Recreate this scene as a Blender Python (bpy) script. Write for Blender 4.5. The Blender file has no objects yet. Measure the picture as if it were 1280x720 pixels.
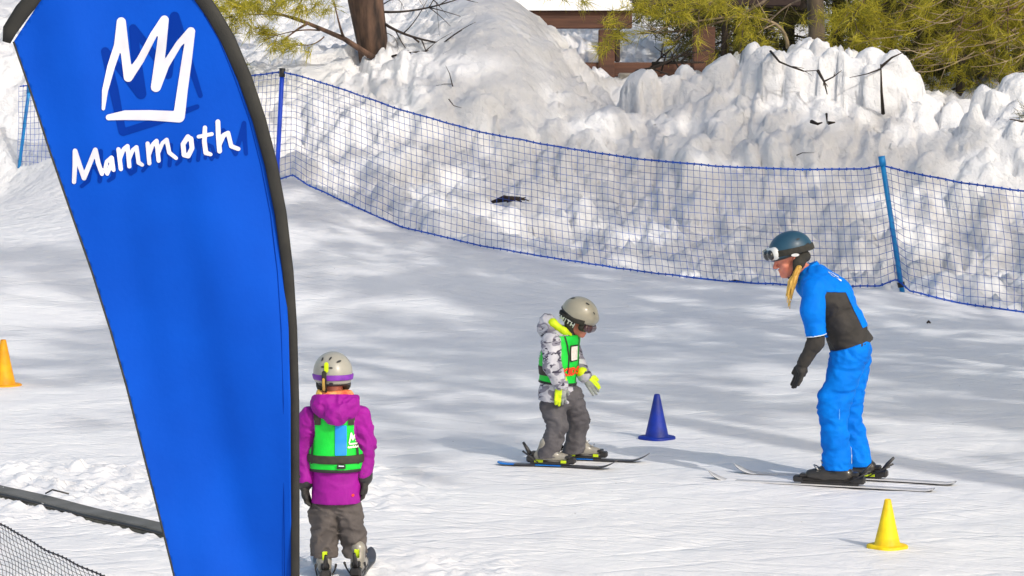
import bpy, math, random
import numpy as np
from mathutils import Vector, Matrix
from mathutils.bvhtree import BVHTree
R = math.radians
rng = np.random.default_rng(7)
random.seed(7)
scene = bpy.context.scene
COL = scene.collection

# ------------------------------------------------------------------ camera
FPX = 3630.0; CAMH = 2.9
PITCH = math.atan(340.0 / FPX)
cam_d = bpy.data.cameras.new('camera'); cam = bpy.data.objects.new('camera', cam_d); COL.objects.link(cam)
cam_d.sensor_width = 36; cam_d.lens = FPX / 1280 * 36; cam_d.clip_start = .1; cam_d.clip_end = 2000
cam.location = (0, 0, CAMH); cam.rotation_euler = (math.pi / 2 - PITCH, 0, 0)
scene.camera = cam

# ------------------------------------------------------------------ light
SUN_EL = R(37); SX, SY = 0.60, -0.80          # horizontal direction towards the sun
w = bpy.data.worlds.new('World'); scene.world = w; w.use_nodes = True
nt = w.node_tree
bg = nt.nodes['Background']; sky = nt.nodes.new('ShaderNodeTexSky')
sky.sky_type = 'NISHITA'; sky.sun_disc = False; sky.sun_elevation = SUN_EL
sky.sun_rotation = math.atan2(SX, SY); sky.altitude = 0; sky.air_density = 1.4; sky.dust_density = 3.9; sky.ozone_density = 0.8
hs = nt.nodes.new('ShaderNodeHueSaturation'); hs.inputs['Saturation'].default_value = 1.1
nt.links.new(sky.outputs[0], hs.inputs['Color']); nt.links.new(hs.outputs[0], bg.inputs[0]); bg.inputs[1].default_value = 0.15
sd = bpy.data.lights.new('sun', 'SUN'); sd.energy = 2.2; sd.angle = R(0.55); sd.color = (1, .95, .89)
so = bpy.data.objects.new('sun', sd); COL.objects.link(so)
S_DIR = Vector((SX * math.cos(SUN_EL), SY * math.cos(SUN_EL), math.sin(SUN_EL))).normalized()
so.rotation_euler = S_DIR.to_track_quat('Z', 'Y').to_euler(); so.location = (12, -16, 15)
scene.view_settings.view_transform = 'Standard'; scene.view_settings.look = 'None'
scene.view_settings.gamma = 1; scene.view_settings.use_curve_mapping = False
scene.view_settings.exposure = 0.06

# ------------------------------------------------------------------ pixel -> world at a given depth
cp, sp = math.cos(PITCH), math.sin(PITCH)
def at(px, py, Y):
    x = (px - 640) / FPX; yu = -(py - 360) / FPX
    d = np.array([x, cp + yu * sp, -sp + yu * cp])
    return np.array([0, 0, CAMH]) + d * (Y / d[1])
def gp(px, py):
    """point of the flat run seen at this pixel"""
    x = (px - 640) / FPX; yu = -(py - 360) / FPX
    d = np.array([x, cp + yu * sp, -sp + yu * cp])
    return np.array([0, 0, CAMH]) + d * (CAMH / -d[2])
V3 = lambda *a: np.array(a, float)
def unit(v):
    v = np.asarray(v, float); return v / (np.linalg.norm(v) + 1e-12)

# ------------------------------------------------------------------ noise
_perm = rng.permutation(256); _perm = np.concatenate([_perm, _perm])
_g = rng.normal(size=(256, 3)); _g /= np.linalg.norm(_g, axis=1)[:, None]
def pnoise(x, y, z=None):
    x = np.asarray(x, float); y = np.asarray(y, float)
    z = np.zeros_like(x) if z is None else np.asarray(z, float)
    xi = np.floor(x).astype(int); yi = np.floor(y).astype(int); zi = np.floor(z).astype(int)
    xf = x - xi; yf = y - yi; zf = z - zi
    u = xf * xf * (3 - 2 * xf); v = yf * yf * (3 - 2 * yf); q = zf * zf * (3 - 2 * zf)
    out = 0
    for i in (0, 1):
        for j in (0, 1):
            for k in (0, 1):
                h = _perm[_perm[_perm[(xi + i) & 255] + ((yi + j) & 255)] + ((zi + k) & 255)]
                g = _g[h]
                d = g[..., 0] * (xf - i) + g[..., 1] * (yf - j) + g[..., 2] * (zf - k)
                out = out + d * (u if i else 1 - u) * (v if j else 1 - v) * (q if k else 1 - q)
    return out * 1.5
def sstep(a, b, x):
    t = np.clip((x - a) / (b - a), 0, 1); return t * t * (3 - 2 * t)

# ------------------------------------------------------------------ materials
def lin(c):
    return tuple(((v / 255) / 12.92 if v / 255 <= .04045 else ((v / 255 + .055) / 1.055) ** 2.4) for v in c)
def mat(name, rgb, rough=.6, rgb2=None, nscale=20, bump=0, bscale=200, metallic=0, coat=0, island=False, sheen=0, stretch=None, spec=.5):
    m = bpy.data.materials.new(name); m.use_nodes = True; n = m.node_tree; p = n.nodes['Principled BSDF']
    c1 = lin(rgb); c2 = lin(rgb2) if rgb2 else tuple(v * .85 for v in c1)
    tc = n.nodes.new('ShaderNodeTexCoord'); src = tc.outputs['Object']
    if stretch:
        mp = n.nodes.new('ShaderNodeMapping'); mp.inputs['Scale'].default_value = stretch
        n.links.new(src, mp.inputs[0]); src = mp.outputs[0]
    mx = n.nodes.new('ShaderNodeMix'); mx.data_type = 'RGBA'
    mx.inputs[6].default_value = (*c1, 1); mx.inputs[7].default_value = (*c2, 1)
    if island:
        ge = n.nodes.new('ShaderNodeNewGeometry'); n.links.new(ge.outputs['Random Per Island'], mx.inputs[0])
    else:
        no = n.nodes.new('ShaderNodeTexNoise'); no.inputs['Scale'].default_value = nscale; no.inputs['Detail'].default_value = 4
        n.links.new(src, no.inputs['Vector'])
        ra = n.nodes.new('ShaderNodeMapRange'); ra.inputs[1].default_value = .35; ra.inputs[2].default_value = .65
        n.links.new(no.outputs[0], ra.inputs[0]); n.links.new(ra.outputs[0], mx.inputs[0])
    n.links.new(mx.outputs[2], p.inputs['Base Color'])
    p.inputs['Roughness'].default_value = rough; p.inputs['Metallic'].default_value = metallic
    p.inputs['Coat Weight'].default_value = coat; p.inputs['Sheen Weight'].default_value = sheen
    p.inputs['Specular IOR Level'].default_value = spec
    if bump:
        nb = n.nodes.new('ShaderNodeTexNoise'); nb.inputs['Scale'].default_value = bscale; nb.inputs['Detail'].default_value = 3
        n.links.new(src, nb.inputs['Vector'])
        bu = n.nodes.new('ShaderNodeBump'); bu.inputs['Strength'].default_value = 1; bu.inputs['Distance'].default_value = bump
        n.links.new(nb.outputs[0], bu.inputs['Height']); n.links.new(bu.outputs[0], p.inputs['Normal'])
    return m
M = {}
M['flag_blue'] = mat('flag_blue_polyester', (0, 76, 190), .7, (0, 70, 180), 3, .0006, 60, spec=.12)
M['flag_deep'] = mat('show_through_blue', (0, 48, 146), .75, (0, 46, 140), 5, spec=.08)
M['print_white'] = mat('printed_white', (198, 199, 208), .8, (215, 217, 230), 8)
M['sleeve'] = mat('black_sleeve_webbing', (24, 24, 23), .7, (36, 36, 33), 12, .001, 300)
M['rope_blue'] = mat('blue_rope', (14, 90, 205), .7, (10, 66, 165), 40, .002, 200)
M['net'] = mat('blue_black_netting', (54, 102, 200), .7, (34, 68, 150), 8)
M['net_black'] = mat('black_netting', (38, 38, 48), .7, (28, 28, 36), 8)
M['post_dark'] = mat('royal_blue_pole', (12, 76, 220), .4, (12, 66, 195), 6, .001, 60)
M['post_cyan'] = mat('light_blue_pole', (14, 138, 205), .4, (12, 124, 190), 6, .001, 60)
M['black_plastic'] = mat('black_plastic', (34, 34, 36), .4, (46, 44, 44), 30)
M['boot_grey'] = mat('grey_boot_shell', (150, 146, 136), .35, (120, 116, 108), 14, coat=.3)
M['boot_black'] = mat('black_boot_shell', (40, 39, 38), .35, (54, 51, 48), 14, coat=.3)
M['metal'] = mat('buckle_metal', (170, 170, 168), .3, metallic=.8)
M['lime'] = mat('lime_fabric', (212, 236, 10), .6, (190, 216, 8), 30, .001, 200)
M['lime_plastic'] = mat('lime_plastic', (200, 226, 20), .4)
M['cone_blue'] = mat('blue_cone_rubber', (0, 44, 158), .55, (10, 34, 118), 9, .003, 30)
M['cone_yellow'] = mat('yellow_cone_rubber', (246, 216, 0), .55, (214, 176, 8), 9, .003, 30)
M['cone_amber'] = mat('amber_cone_rubber', (252, 186, 0), .55, (226, 150, 4), 9, .003, 30)
M['helmet_grey'] = mat('warm_grey_helmet', (160, 156, 138), .32, (152, 148, 132), 6, coat=.25)
M['helmet_light'] = mat('light_grey_helmet', (160, 158, 148), .38, (148, 146, 136), 6, coat=.2)
M['helmet_teal'] = mat('dark_teal_helmet', (40, 80, 102), .42, (34, 70, 92), 6, coat=.1)
M['pad'] = mat('black_ear_pad', (40, 40, 36), .85, (54, 52, 46), 40, .002, 120)
M['lens'] = mat('brown_mirror_lens', (82, 48, 50), .12, (64, 36, 40), 6, coat=.6)
M['lens_dark'] = mat('dark_lens', (34, 40, 46), .1, (26, 30, 36), 6, coat=.6)
M['white_plastic'] = mat('white_plastic', (225, 228, 228), .35)
M['purple_strap'] = mat('purple_strap', (126, 46, 170), .6, (106, 40, 150), 30)
M['skin'] = mat('skin', (214, 140, 116), .5, (200, 118, 100), 25)
M['hair'] = mat('blond_hair', (238, 200, 104), .45, (196, 150, 62), 14, .003, 60, stretch=(1, 1, .12))
M['jacket_blue'] = mat('blue_jacket', (0, 124, 230), .7, (0, 112, 216), 7, .0015, 90, spec=.12)
M['pants_blue'] = mat('blue_ski_trousers', (0, 122, 226), .7, (0, 106, 208), 7, .0015, 90, spec=.12)
M['softshell'] = mat('charcoal_softshell', (56, 53, 51), .85, (46, 44, 42), 10, .0015, 120)
M['glove_dark'] = mat('charcoal_glove', (54, 52, 51), .85, (42, 41, 40), 30, .0015, 120)
M['seam'] = mat('light_blue_seam', (110, 172, 232), .7)
M['piping'] = mat('white_piping', (216, 228, 240), .6)
M['purple'] = mat('purple_jacket', (154, 18, 148), .7, (134, 12, 130), 9, .0015, 90, spec=.3)
M['vest_green'] = mat('green_vest', (0, 214, 62), .55, (0, 200, 52), 9, .001, 120)
M['vest_blue'] = mat('vest_blue_stripe', (0, 140, 235), .55)
M['webbing'] = mat('dark_webbing', (56, 52, 42), .7, (44, 42, 36), 40)
M['trim'] = mat('dark_trim', (40, 44, 40), .7)
M['pants_grey'] = mat('grey_ski_trousers', (88, 86, 90), .8, (72, 70, 75), 9, .002, 80)
M['pants_brown'] = mat('taupe_ski_trousers', (90, 84, 82), .8, (74, 69, 68), 9, .002, 80)
M['scarf'] = mat('coral_neck_warmer', (240, 90, 60), .8, (230, 190, 120), 24, .002, 90)
M['orange'] = mat('orange_print', (245, 66, 20), .6)
M['mint'] = mat('pale_mint_print', (130, 225, 175), .6)
M['glove_grey'] = mat('grey_glove', (150, 155, 150), .7, (128, 134, 130), 30)
M['ski_black'] = mat('black_ski_top', (74, 74, 78), .35, (52, 52, 56), 9, coat=.4)
M['ski_white'] = mat('white_ski_top', (206, 206, 206), .3, (186, 186, 188), 9, coat=.4)
M['ski_blue'] = mat('blue_ski_top', (30, 120, 205), .3, (20, 100, 190), 9, coat=.4)
M['edge'] = mat('ski_edge', (60, 60, 62), .35, metallic=.6)
M['belt_grey'] = mat('grey_rubber_edging', (110, 110, 108), .7, (88, 88, 84), 5, .003, 60)
M['belt_dark'] = mat('dark_rubber_edging', (72, 72, 68), .75, (120, 118, 104), 9, .004, 60)
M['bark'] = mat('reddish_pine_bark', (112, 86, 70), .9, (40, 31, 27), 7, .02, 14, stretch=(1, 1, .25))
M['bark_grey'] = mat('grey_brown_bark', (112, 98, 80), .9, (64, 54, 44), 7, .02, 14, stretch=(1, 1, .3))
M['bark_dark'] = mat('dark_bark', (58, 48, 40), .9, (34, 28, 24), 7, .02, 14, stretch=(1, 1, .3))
M['twig_pale'] = mat('pale_bare_twig', (172, 154, 124), .85, (120, 104, 80), 9)
M['twig_dark'] = mat('dark_bare_twig', (62, 50, 44), .9, (40, 33, 30), 9)
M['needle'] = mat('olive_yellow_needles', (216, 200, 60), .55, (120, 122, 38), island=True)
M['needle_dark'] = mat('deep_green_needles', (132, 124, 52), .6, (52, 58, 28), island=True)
M['timber'] = mat('brown_stained_timber', (98, 66, 50), .85, (72, 48, 38), 6, .004, 30, stretch=(.2, 1, 3))
M['timber_gap_dark'] = mat('dark_timber_and_gap', (54, 40, 36), .85)
M['block'] = mat('pale_concrete', (178, 170, 158), .85, (150, 144, 134), 8, .004, 40)
M['card'] = mat('white_pass_card', (232, 230, 224), .5, (214, 205, 196), 60)

def two_sided_leaf(m):
    n = m.node_tree; p = n.nodes['Principled BSDF']; out = n.nodes['Material Output']
    tr = n.nodes.new('ShaderNodeBsdfTranslucent'); add = n.nodes.new('ShaderNodeMixShader'); add.inputs[0].default_value = .45
    src = p.inputs['Base Color'].links[0].from_socket
    n.links.new(src, tr.inputs[0]); n.links.new(p.outputs[0], add.inputs[1]); n.links.new(tr.outputs[0], add.inputs[2])
    n.links.new(add.outputs[0], out.inputs[0])
two_sided_leaf(M['needle']); two_sided_leaf(M['needle_dark'])

def snow_material():
    m = bpy.data.materials.new('snow'); m.use_nodes = True; n = m.node_tree; p = n.nodes['Principled BSDF']
    tc = n.nodes.new('ShaderNodeTexCoord')
    no = n.nodes.new('ShaderNodeTexNoise'); no.inputs['Scale'].default_value = .9; no.inputs['Detail'].default_value = 5
    n.links.new(tc.outputs['Object'], no.inputs['Vector'])
    cr = n.nodes.new('ShaderNodeValToRGB'); cr.color_ramp.elements[0].position = .35; cr.color_ramp.elements[1].position = .7
    cr.color_ramp.elements[0].color = (.80, .80, .815, 1); cr.color_ramp.elements[1].color = (.88, .88, .88, 1)
    n.links.new(no.outputs[0], cr.inputs[0])
    # sparse grains of bark and grit
    vo = n.nodes.new('ShaderNodeTexVoronoi'); vo.inputs['Scale'].default_value = 3.0; n.links.new(tc.outputs['Object'], vo.inputs['Vector'])
    lt = n.nodes.new('ShaderNodeMath'); lt.operation = 'LESS_THAN'; lt.inputs[1].default_value = .018
    n.links.new(vo.outputs['Distance'], lt.inputs[0])
    mx = n.nodes.new('ShaderNodeMix'); mx.data_type = 'RGBA'; mx.inputs[7].default_value = (.22, .17, .13, 1)
    n.links.new(lt.outputs[0], mx.inputs[0]); n.links.new(cr.outputs[0], mx.inputs[6]); n.links.new(mx.outputs[2], p.inputs['Base Color'])
    p.inputs['Roughness'].default_value = .55; p.inputs['Specular IOR Level'].default_value = .25
    mp = n.nodes.new('ShaderNodeMapping'); mp.inputs['Scale'].default_value = (1, 1, 1); n.links.new(tc.outputs['Object'], mp.inputs[0])
    b1 = n.nodes.new('ShaderNodeTexNoise'); b1.inputs['Scale'].default_value = 5; b1.inputs['Detail'].default_value = 8; b1.inputs['Roughness'].default_value = .62
    n.links.new(mp.outputs[0], b1.inputs['Vector'])
    def bump(src_, dist, prev=None, strength=.8):
        b_ = n.nodes.new('ShaderNodeBump'); b_.inputs['Distance'].default_value = dist
        if hasattr(strength, 'links'): n.links.new(strength, b_.inputs['Strength'])
        else: b_.inputs['Strength'].default_value = strength
        n.links.new(src_, b_.inputs['Height'])
        if prev is not None: n.links.new(prev.outputs[0], b_.inputs['Normal'])
        return b_
    bu = bump(b1.outputs[0], .02)
    # ski and edge marks: long shallow grooves in three directions
    for ang, st_, loc in ((12, (1.2, 16, 1), 3), (-24, (.8, 11, 1), 7), (38, (1.0, 20, 1), 11)):
        mp_ = n.nodes.new('ShaderNodeMapping'); mp_.inputs['Rotation'].default_value = (0, 0, R(ang)); mp_.inputs['Scale'].default_value = st_; mp_.inputs['Location'].default_value = (loc, 0, 0)
        # rotate first, then stretch
        ro = n.nodes.new('ShaderNodeVectorRotate'); ro.rotation_type = 'Z_AXIS'; ro.inputs['Angle'].default_value = R(ang)
        mp_.inputs['Rotation'].default_value = (0, 0, 0)
        n.links.new(tc.outputs['Object'], ro.inputs['Vector']); n.links.new(ro.outputs[0], mp_.inputs[0])
        nz = n.nodes.new('ShaderNodeTexNoise'); nz.inputs['Scale'].default_value = .8; nz.inputs['Detail'].default_value = 2.5; n.links.new(mp_.outputs[0], nz.inputs['Vector'])
        cr_ = n.nodes.new('ShaderNodeMapRange'); cr_.inputs[1].default_value = .56; cr_.inputs[2].default_value = .66; n.links.new(nz.outputs[0], cr_.inputs[0])
        bu = bump(cr_.outputs[0], -.006, bu, .8)
    # crust and grains, stronger on the ploughed bank
    sx = n.nodes.new('ShaderNodeSeparateXYZ'); n.links.new(tc.outputs['Object'], sx.inputs[0])
    mr = n.nodes.new('ShaderNodeMapRange'); mr.inputs[1].default_value = 29; mr.inputs[2].default_value = 33; mr.inputs[3].default_value = .25; mr.inputs[4].default_value = 1
    n.links.new(sx.outputs[1], mr.inputs[0])
    g1 = n.nodes.new('ShaderNodeTexNoise'); g1.inputs['Scale'].default_value = 11; g1.inputs['Detail'].default_value = 9; g1.inputs['Roughness'].default_value = .72; g1.inputs['Distortion'].default_value = .4
    n.links.new(tc.outputs['Object'], g1.inputs['Vector'])
    bu = bump(g1.outputs[0], .036, bu, mr.outputs[0])
    v2 = n.nodes.new('ShaderNodeTexVoronoi'); v2.inputs['Scale'].default_value = 5.5; n.links.new(tc.outputs['Object'], v2.inputs['Vector'])
    bu = bump(v2.outputs['Distance'], -.028, bu, mr.outputs[0])
    n.links.new(bu.outputs[0], p.inputs['Normal'])
    return m
M['snow'] = snow_material()

def camo_material():
    m = mat('grey_camouflage_print', (200, 200, 208), .65, (168, 168, 178), 9, .0015, 90)
    n = m.node_tree; p = n.nodes['Principled BSDF']; src = p.inputs['Base Color'].links[0].from_socket
    tc = n.nodes.new('ShaderNodeTexCoord')
    prev = src
    for sc_, lo, hi, col, st in ((11, .53, .55, (128, 126, 140), (1, 1, 1.6)), (15, .585, .60, (58, 54, 72), (.8, .8, 2.0))):
        mp = n.nodes.new('ShaderNodeMapping'); mp.inputs['Scale'].default_value = st; mp.inputs['Location'].default_value = (sc_, 3, 1)
        no = n.nodes.new('ShaderNodeTexNoise'); no.inputs['Scale'].default_value = sc_; no.inputs['Detail'].default_value = 1.5; no.inputs['Distortion'].default_value = 1.2
        ra = n.nodes.new('ShaderNodeMapRange'); ra.inputs[1].default_value = lo; ra.inputs[2].default_value = hi
        mx = n.nodes.new('ShaderNodeMix'); mx.data_type = 'RGBA'; mx.inputs[7].default_value = (*lin(col), 1)
        n.links.new(tc.outputs['Object'], mp.inputs[0]); n.links.new(mp.outputs[0], no.inputs['Vector']); n.links.new(no.outputs[0], ra.inputs[0])
        n.links.new(ra.outputs[0], mx.inputs[0]); n.links.new(prev, mx.inputs[6]); prev = mx.outputs[2]
    n.links.new(prev, p.inputs['Base Color'])
    return m
M['camo'] = camo_material()

# ------------------------------------------------------------------ object helpers
def thing(name, label, cat, base, group=None):
    o = bpy.data.objects.new(name, None); COL.objects.link(o); o.location = [float(v) for v in base]
    o.empty_display_size = .1
    o['label'] = label; o['category'] = cat
    if group: o['group'] = group
    return o
def tag(o, label, cat, group=None):
    o['label'] = label; o['category'] = cat
    if group: o['group'] = group
    return o
def origin_of(parent):
    b = np.zeros(3)
    while parent is not None:
        b += np.array(parent.location); parent = parent.parent
    return b
def mesh_obj(name, verts, faces, m, parent=None, base=None, smooth=True):
    """verts in world coordinates; origin at base (default: the parent's origin)"""
    verts = np.asarray(verts, float).reshape(-1, 3)
    po = origin_of(parent)
    b = po if base is None else np.asarray(base, float)
    me = bpy.data.meshes.new(name); me.from_pydata((verts - b).tolist(), [], faces if isinstance(faces, list) else faces.tolist())
    me.materials.append(m)
    if smooth: me.polygons.foreach_set('use_smooth', [True] * len(me.polygons))
    me.update()
    o = bpy.data.objects.new(name, me); COL.objects.link(o)
    if parent is not None: o.parent = parent
    o.location = (b - po).tolist()
    return o
class MB:
    def __init__(s): s.v = []; s.f = []
    def add(s, v, f):
        n = len(s.v); s.v += [tuple(map(float, q)) for q in v]; s.f += [tuple(n + i for i in q) for q in f]; return s
    def box(s, c, size, ax=None, bev=0.0):
        """chamfered box; ax = 3 orthonormal axes"""
        ax = np.eye(3) if ax is None else np.array(ax, float); c = np.asarray(c, float); h = np.asarray(size, float) / 2
        b = min(bev if bev > 0 else min(h) * .12, min(h) * .45)
        vs = []; idx = {}
        for sx in (-1, 1):
            for sy in (-1, 1):
                for sz in (-1, 1):
                    for k in range(3):
                        q = np.array([sx * (h[0] - b), sy * (h[1] - b), sz * (h[2] - b)])
                        q[k] = (sx, sy, sz)[k] * h[k]
                        idx[(sx, sy, sz, k)] = len(vs); vs.append(c + q @ ax)
        fs = []
        def face(l): fs.append(tuple(l))
        for k in range(3):
            i, j = (k + 1) % 3, (k + 2) % 3
            for sgn in (-1, 1):
                l = []
                for a, b_ in ((-1, -1), (1, -1), (1, 1), (-1, 1)):
                    t = [0, 0, 0]; t[k] = sgn; t[i] = a; t[j] = b_; l.append(idx[(*t, k)])
                face(l if sgn > 0 else l[::-1])
        for k in range(3):
            i, j = (k + 1) % 3, (k + 2) % 3
            for a in (-1, 1):
                for b_ in (-1, 1):
                    t0 = [0, 0, 0]; t1 = [0, 0, 0]; t0[k] = -1; t1[k] = 1
                    for t in (t0, t1): t[i] = a; t[j] = b_
                    face([idx[(*t0, i)], idx[(*t1, i)], idx[(*t1, j)], idx[(*t0, j)]])
        for sx in (-1, 1):
            for sy in (-1, 1):
                for sz in (-1, 1): face([idx[(sx, sy, sz, 0)], idx[(sx, sy, sz, 1)], idx[(sx, sy, sz, 2)]])
        return s.add(vs, fs)
    def tube(s, pts, rad, n=8, cap=True, squash=None):
        pts = [np.asarray(p, float) for p in pts]; m = len(pts)
        rad = [rad] * m if np.isscalar(rad) else list(rad)
        tang = [unit(pts[min(i + 1, m - 1)] - pts[max(i - 1, 0)]) for i in range(m)]
        ref = V3(0, 1, 0) if abs(tang[0][1]) < .9 else V3(0, 0, 1)
        vs = []
        for i in range(m):
            a = unit(np.cross(tang[i], ref)); b = np.cross(a, tang[i])
            ref = b if abs(np.dot(b, tang[i])) < .9 else ref
            for k in range(n):
                t = 2 * math.pi * k / n
                vs.append(pts[i] + rad[i] * (math.cos(t) * a + math.sin(t) * b * (squash or 1)))
        fs = [(i * n + k, i * n + (k + 1) % n, (i + 1) * n + (k + 1) % n, (i + 1) * n + k) for i in range(m - 1) for k in range(n)]
        if cap: fs += [tuple(range(n))[::-1], tuple((m - 1) * n + k for k in range(n))]
        return s.add(vs, fs)
    def lathe(s, c, prof, n=28):
        vs = []; fs = []; m = len(prof)
        for (r, z) in prof:
            for k in range(n):
                t = 2 * math.pi * k / n; vs.append((c[0] + r * math.cos(t), c[1] + r * math.sin(t), c[2] + z))
        for i in range(m - 1):
            for k in range(n): fs.append((i * n + k, i * n + (k + 1) % n, (i + 1) * n + (k + 1) % n, (i + 1) * n + k))
        return s.add(vs, fs)
    def obj(s, name, m, parent=None, base=None, smooth=True): return mesh_obj(name, s.v, s.f, m, parent, base, smooth)

# ------------------------------------------------------------------ soft solids (signed distance -> surface nets)
class S:
    def __init__(s, k=.03): s.p = []; s.k = k; s.off = 0.0; s.disp = None; s.mask = []
    def rc(s, a, b, ra, rb=None, side=None, sk=1.0, k=None):
        s.p.append(('c', np.asarray(a, float), np.asarray(b, float), ra, ra if rb is None else rb, None if side is None else unit(side), sk, s.k if k is None else k)); return s
    def el(s, c, ax, r, k=None):
        s.p.append(('e', np.asarray(c, float), np.array(ax, float), np.array(r, float), s.k if k is None else k)); return s
    def bounds(s):
        lo = np.full(3, 1e9); hi = -lo
        for q in s.p:
            if q[0] == 'c':
                m = max(q[3], q[4]) * max(1, q[6])
                for e in (q[1], q[2]): lo = np.minimum(lo, e - m); hi = np.maximum(hi, e + m)
            else:
                m = max(q[3]); lo = np.minimum(lo, q[1] - m); hi = np.maximum(hi, q[1] + m)
        return lo - s.off - .02, hi + s.off + .02
    def raw(s, P):
        d = None
        for q in s.p:
            if q[0] == 'c':
                _, a, b, ra, rb, side, sk, k = q
                pa = P - a; ba = b - a
                if side is not None:
                    c = pa @ side; pa = pa - side * (c * (1 - 1 / sk))[..., None]
                t = np.clip((pa @ ba) / max(ba @ ba, 1e-9), 0, 1)
                e = np.linalg.norm(pa - t[..., None] * ba, axis=-1) - (ra + (rb - ra) * t)
            else:
                _, c, ax, r, k = q
                pl = (P - c) @ ax.T; k0 = np.linalg.norm(pl / r, axis=-1); k1 = np.linalg.norm(pl / (r * r), axis=-1)
                e = k0 * (k0 - 1) / np.maximum(k1, 1e-6)
            if d is None: d = e
            else:
                h = np.clip(.5 + .5 * (e - d) / max(k, 1e-5), 0, 1)
                d = d * h + e * (1 - h) - k * h * (1 - h)
        return d
    def ev(s, P):
        d = s.raw(P) - s.off
        if s.disp is not None: d = d + s.disp(P)
        for f in s.mask: d = np.maximum(d, f(P))
        return d
    def copy(s, off=0, disp='same'):
        c = S(s.k); c.p = list(s.p); c.off = s.off + off; c.disp = s.disp if disp == 'same' else disp; c.mask = list(s.mask); return c
    def mesh(s, h=.007, lo=None, hi=None):
        l, u = s.bounds()
        if lo is not None: l = np.maximum(l, lo)
        if hi is not None: u = np.minimum(u, hi)
        return nets(s.ev, l, u, h)
def nets(f, lo, hi, h):
    n = np.maximum(np.ceil((hi - lo) / h).astype(int) + 1, 3)
    ax = [lo[i] + np.arange(n[i]) * h for i in range(3)]
    X, Y, Z = np.meshgrid(*ax, indexing='ij')
    val = np.empty(n)
    B = 6; nb = -(-n // B)          # coarse pass: only blocks near the surface are sampled finely
    ci = [np.minimum(np.arange(nb[i]) * B + (B - 1) / 2, n[i] - 1) * h + lo[i] for i in range(3)]
    dc = f(np.stack(np.meshgrid(*ci, indexing='ij'), -1))
    full = np.repeat(np.repeat(np.repeat(dc, B, 0), B, 1), B, 2)[:n[0], :n[1], :n[2]]
    act_ = np.abs(full) < h * B * .866 * 2.3 + .006
    val[:] = full
    ii = np.argwhere(act_)
    for i in range(0, len(ii), 300000):
        q = ii[i:i + 300000]; val[tuple(q.T)] = f(lo + q * h)
    val[0] = val[-1] = h; val[:, 0] = val[:, -1] = h; val[:, :, 0] = val[:, :, -1] = h
    neg = val < 0
    m = n - 1; acc = np.zeros((*m, 3)); cnt = np.zeros(m)
    P = np.stack([X, Y, Z], -1)
    def sl(o): return tuple(slice(o[i], o[i] + m[i]) for i in range(3))
    for a in range(3):
        b, c = (a + 1) % 3, (a + 2) % 3
        for i in (0, 1):
            for j in (0, 1):
                o0 = [0, 0, 0]; o0[b] = i; o0[c] = j; o1 = list(o0); o1[a] = 1
                v0 = val[sl(o0)]; v1 = val[sl(o1)]; cr = neg[sl(o0)] != neg[sl(o1)]
                t = np.where(cr, v0 / np.where(v0 == v1, 1, v0 - v1), 0)
                acc += np.where(cr[..., None], P[sl(o0)] + t[..., None] * (P[sl(o1)] - P[sl(o0)]), 0); cnt += cr
    act = cnt > 0; idx = -np.ones(m, int); idx[act] = np.arange(act.sum())
    verts = acc[act] / cnt[act][:, None]; faces = []
    for a in range(3):
        b, c = (a + 1) % 3, (a + 2) % 3
        i0 = [slice(1, n[i] - 1) for i in range(3)]; i0[a] = slice(0, n[a] - 1)
        i1 = list(i0); i1[a] = slice(1, n[a])
        n0 = neg[tuple(i0)]; n1 = neg[tuple(i1)]; w_ = np.argwhere(n0 != n1)
        if len(w_) == 0: continue
        fl = n0[tuple(w_.T)]
        g = w_.copy(); g[:, b] += 1; g[:, c] += 1
        q = []
        for db, dc in ((-1, -1), (0, -1), (0, 0), (-1, 0)):
            e = g.copy(); e[:, b] += db; e[:, c] += dc; q.append(idx[tuple(e.T)])
        q = np.stack(q, 1); q[~fl] = q[~fl][:, ::-1]; faces.append(q)
    return verts, np.concatenate(faces) if faces else np.zeros((0, 4), int)
def folds(scale, amp, seed=0.0, ridged=True):
    sc_ = np.array(scale, float)
    def f(P):
        q = P * sc_ + seed
        wv = pnoise(q[..., 0] * .5 + 7, q[..., 1] * .5, q[..., 2] * .5)
        nz = pnoise(q[..., 0] + wv, q[..., 1] + wv, q[..., 2] + wv * 1.5)
        n2 = pnoise(q[..., 0] * 2.1 + 3 + nz, q[..., 1] * 2.1, q[..., 2] * 2.4 + wv)
        return amp * ((np.abs(nz) * 2 - .5) + (np.abs(n2) - .3) * .75)
    return f
def solid(name, s, m, parent, h=.007):
    v, f = s.mesh(h); o = mesh_obj(name, v, f, m, parent); o['_tmp'] = 0; del o['_tmp']; return o, (v, f)
def plane(p, n):
    p = np.asarray(p, float); n = unit(n); return lambda P: (P - p) @ n      # keeps the side opposite to n

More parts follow.
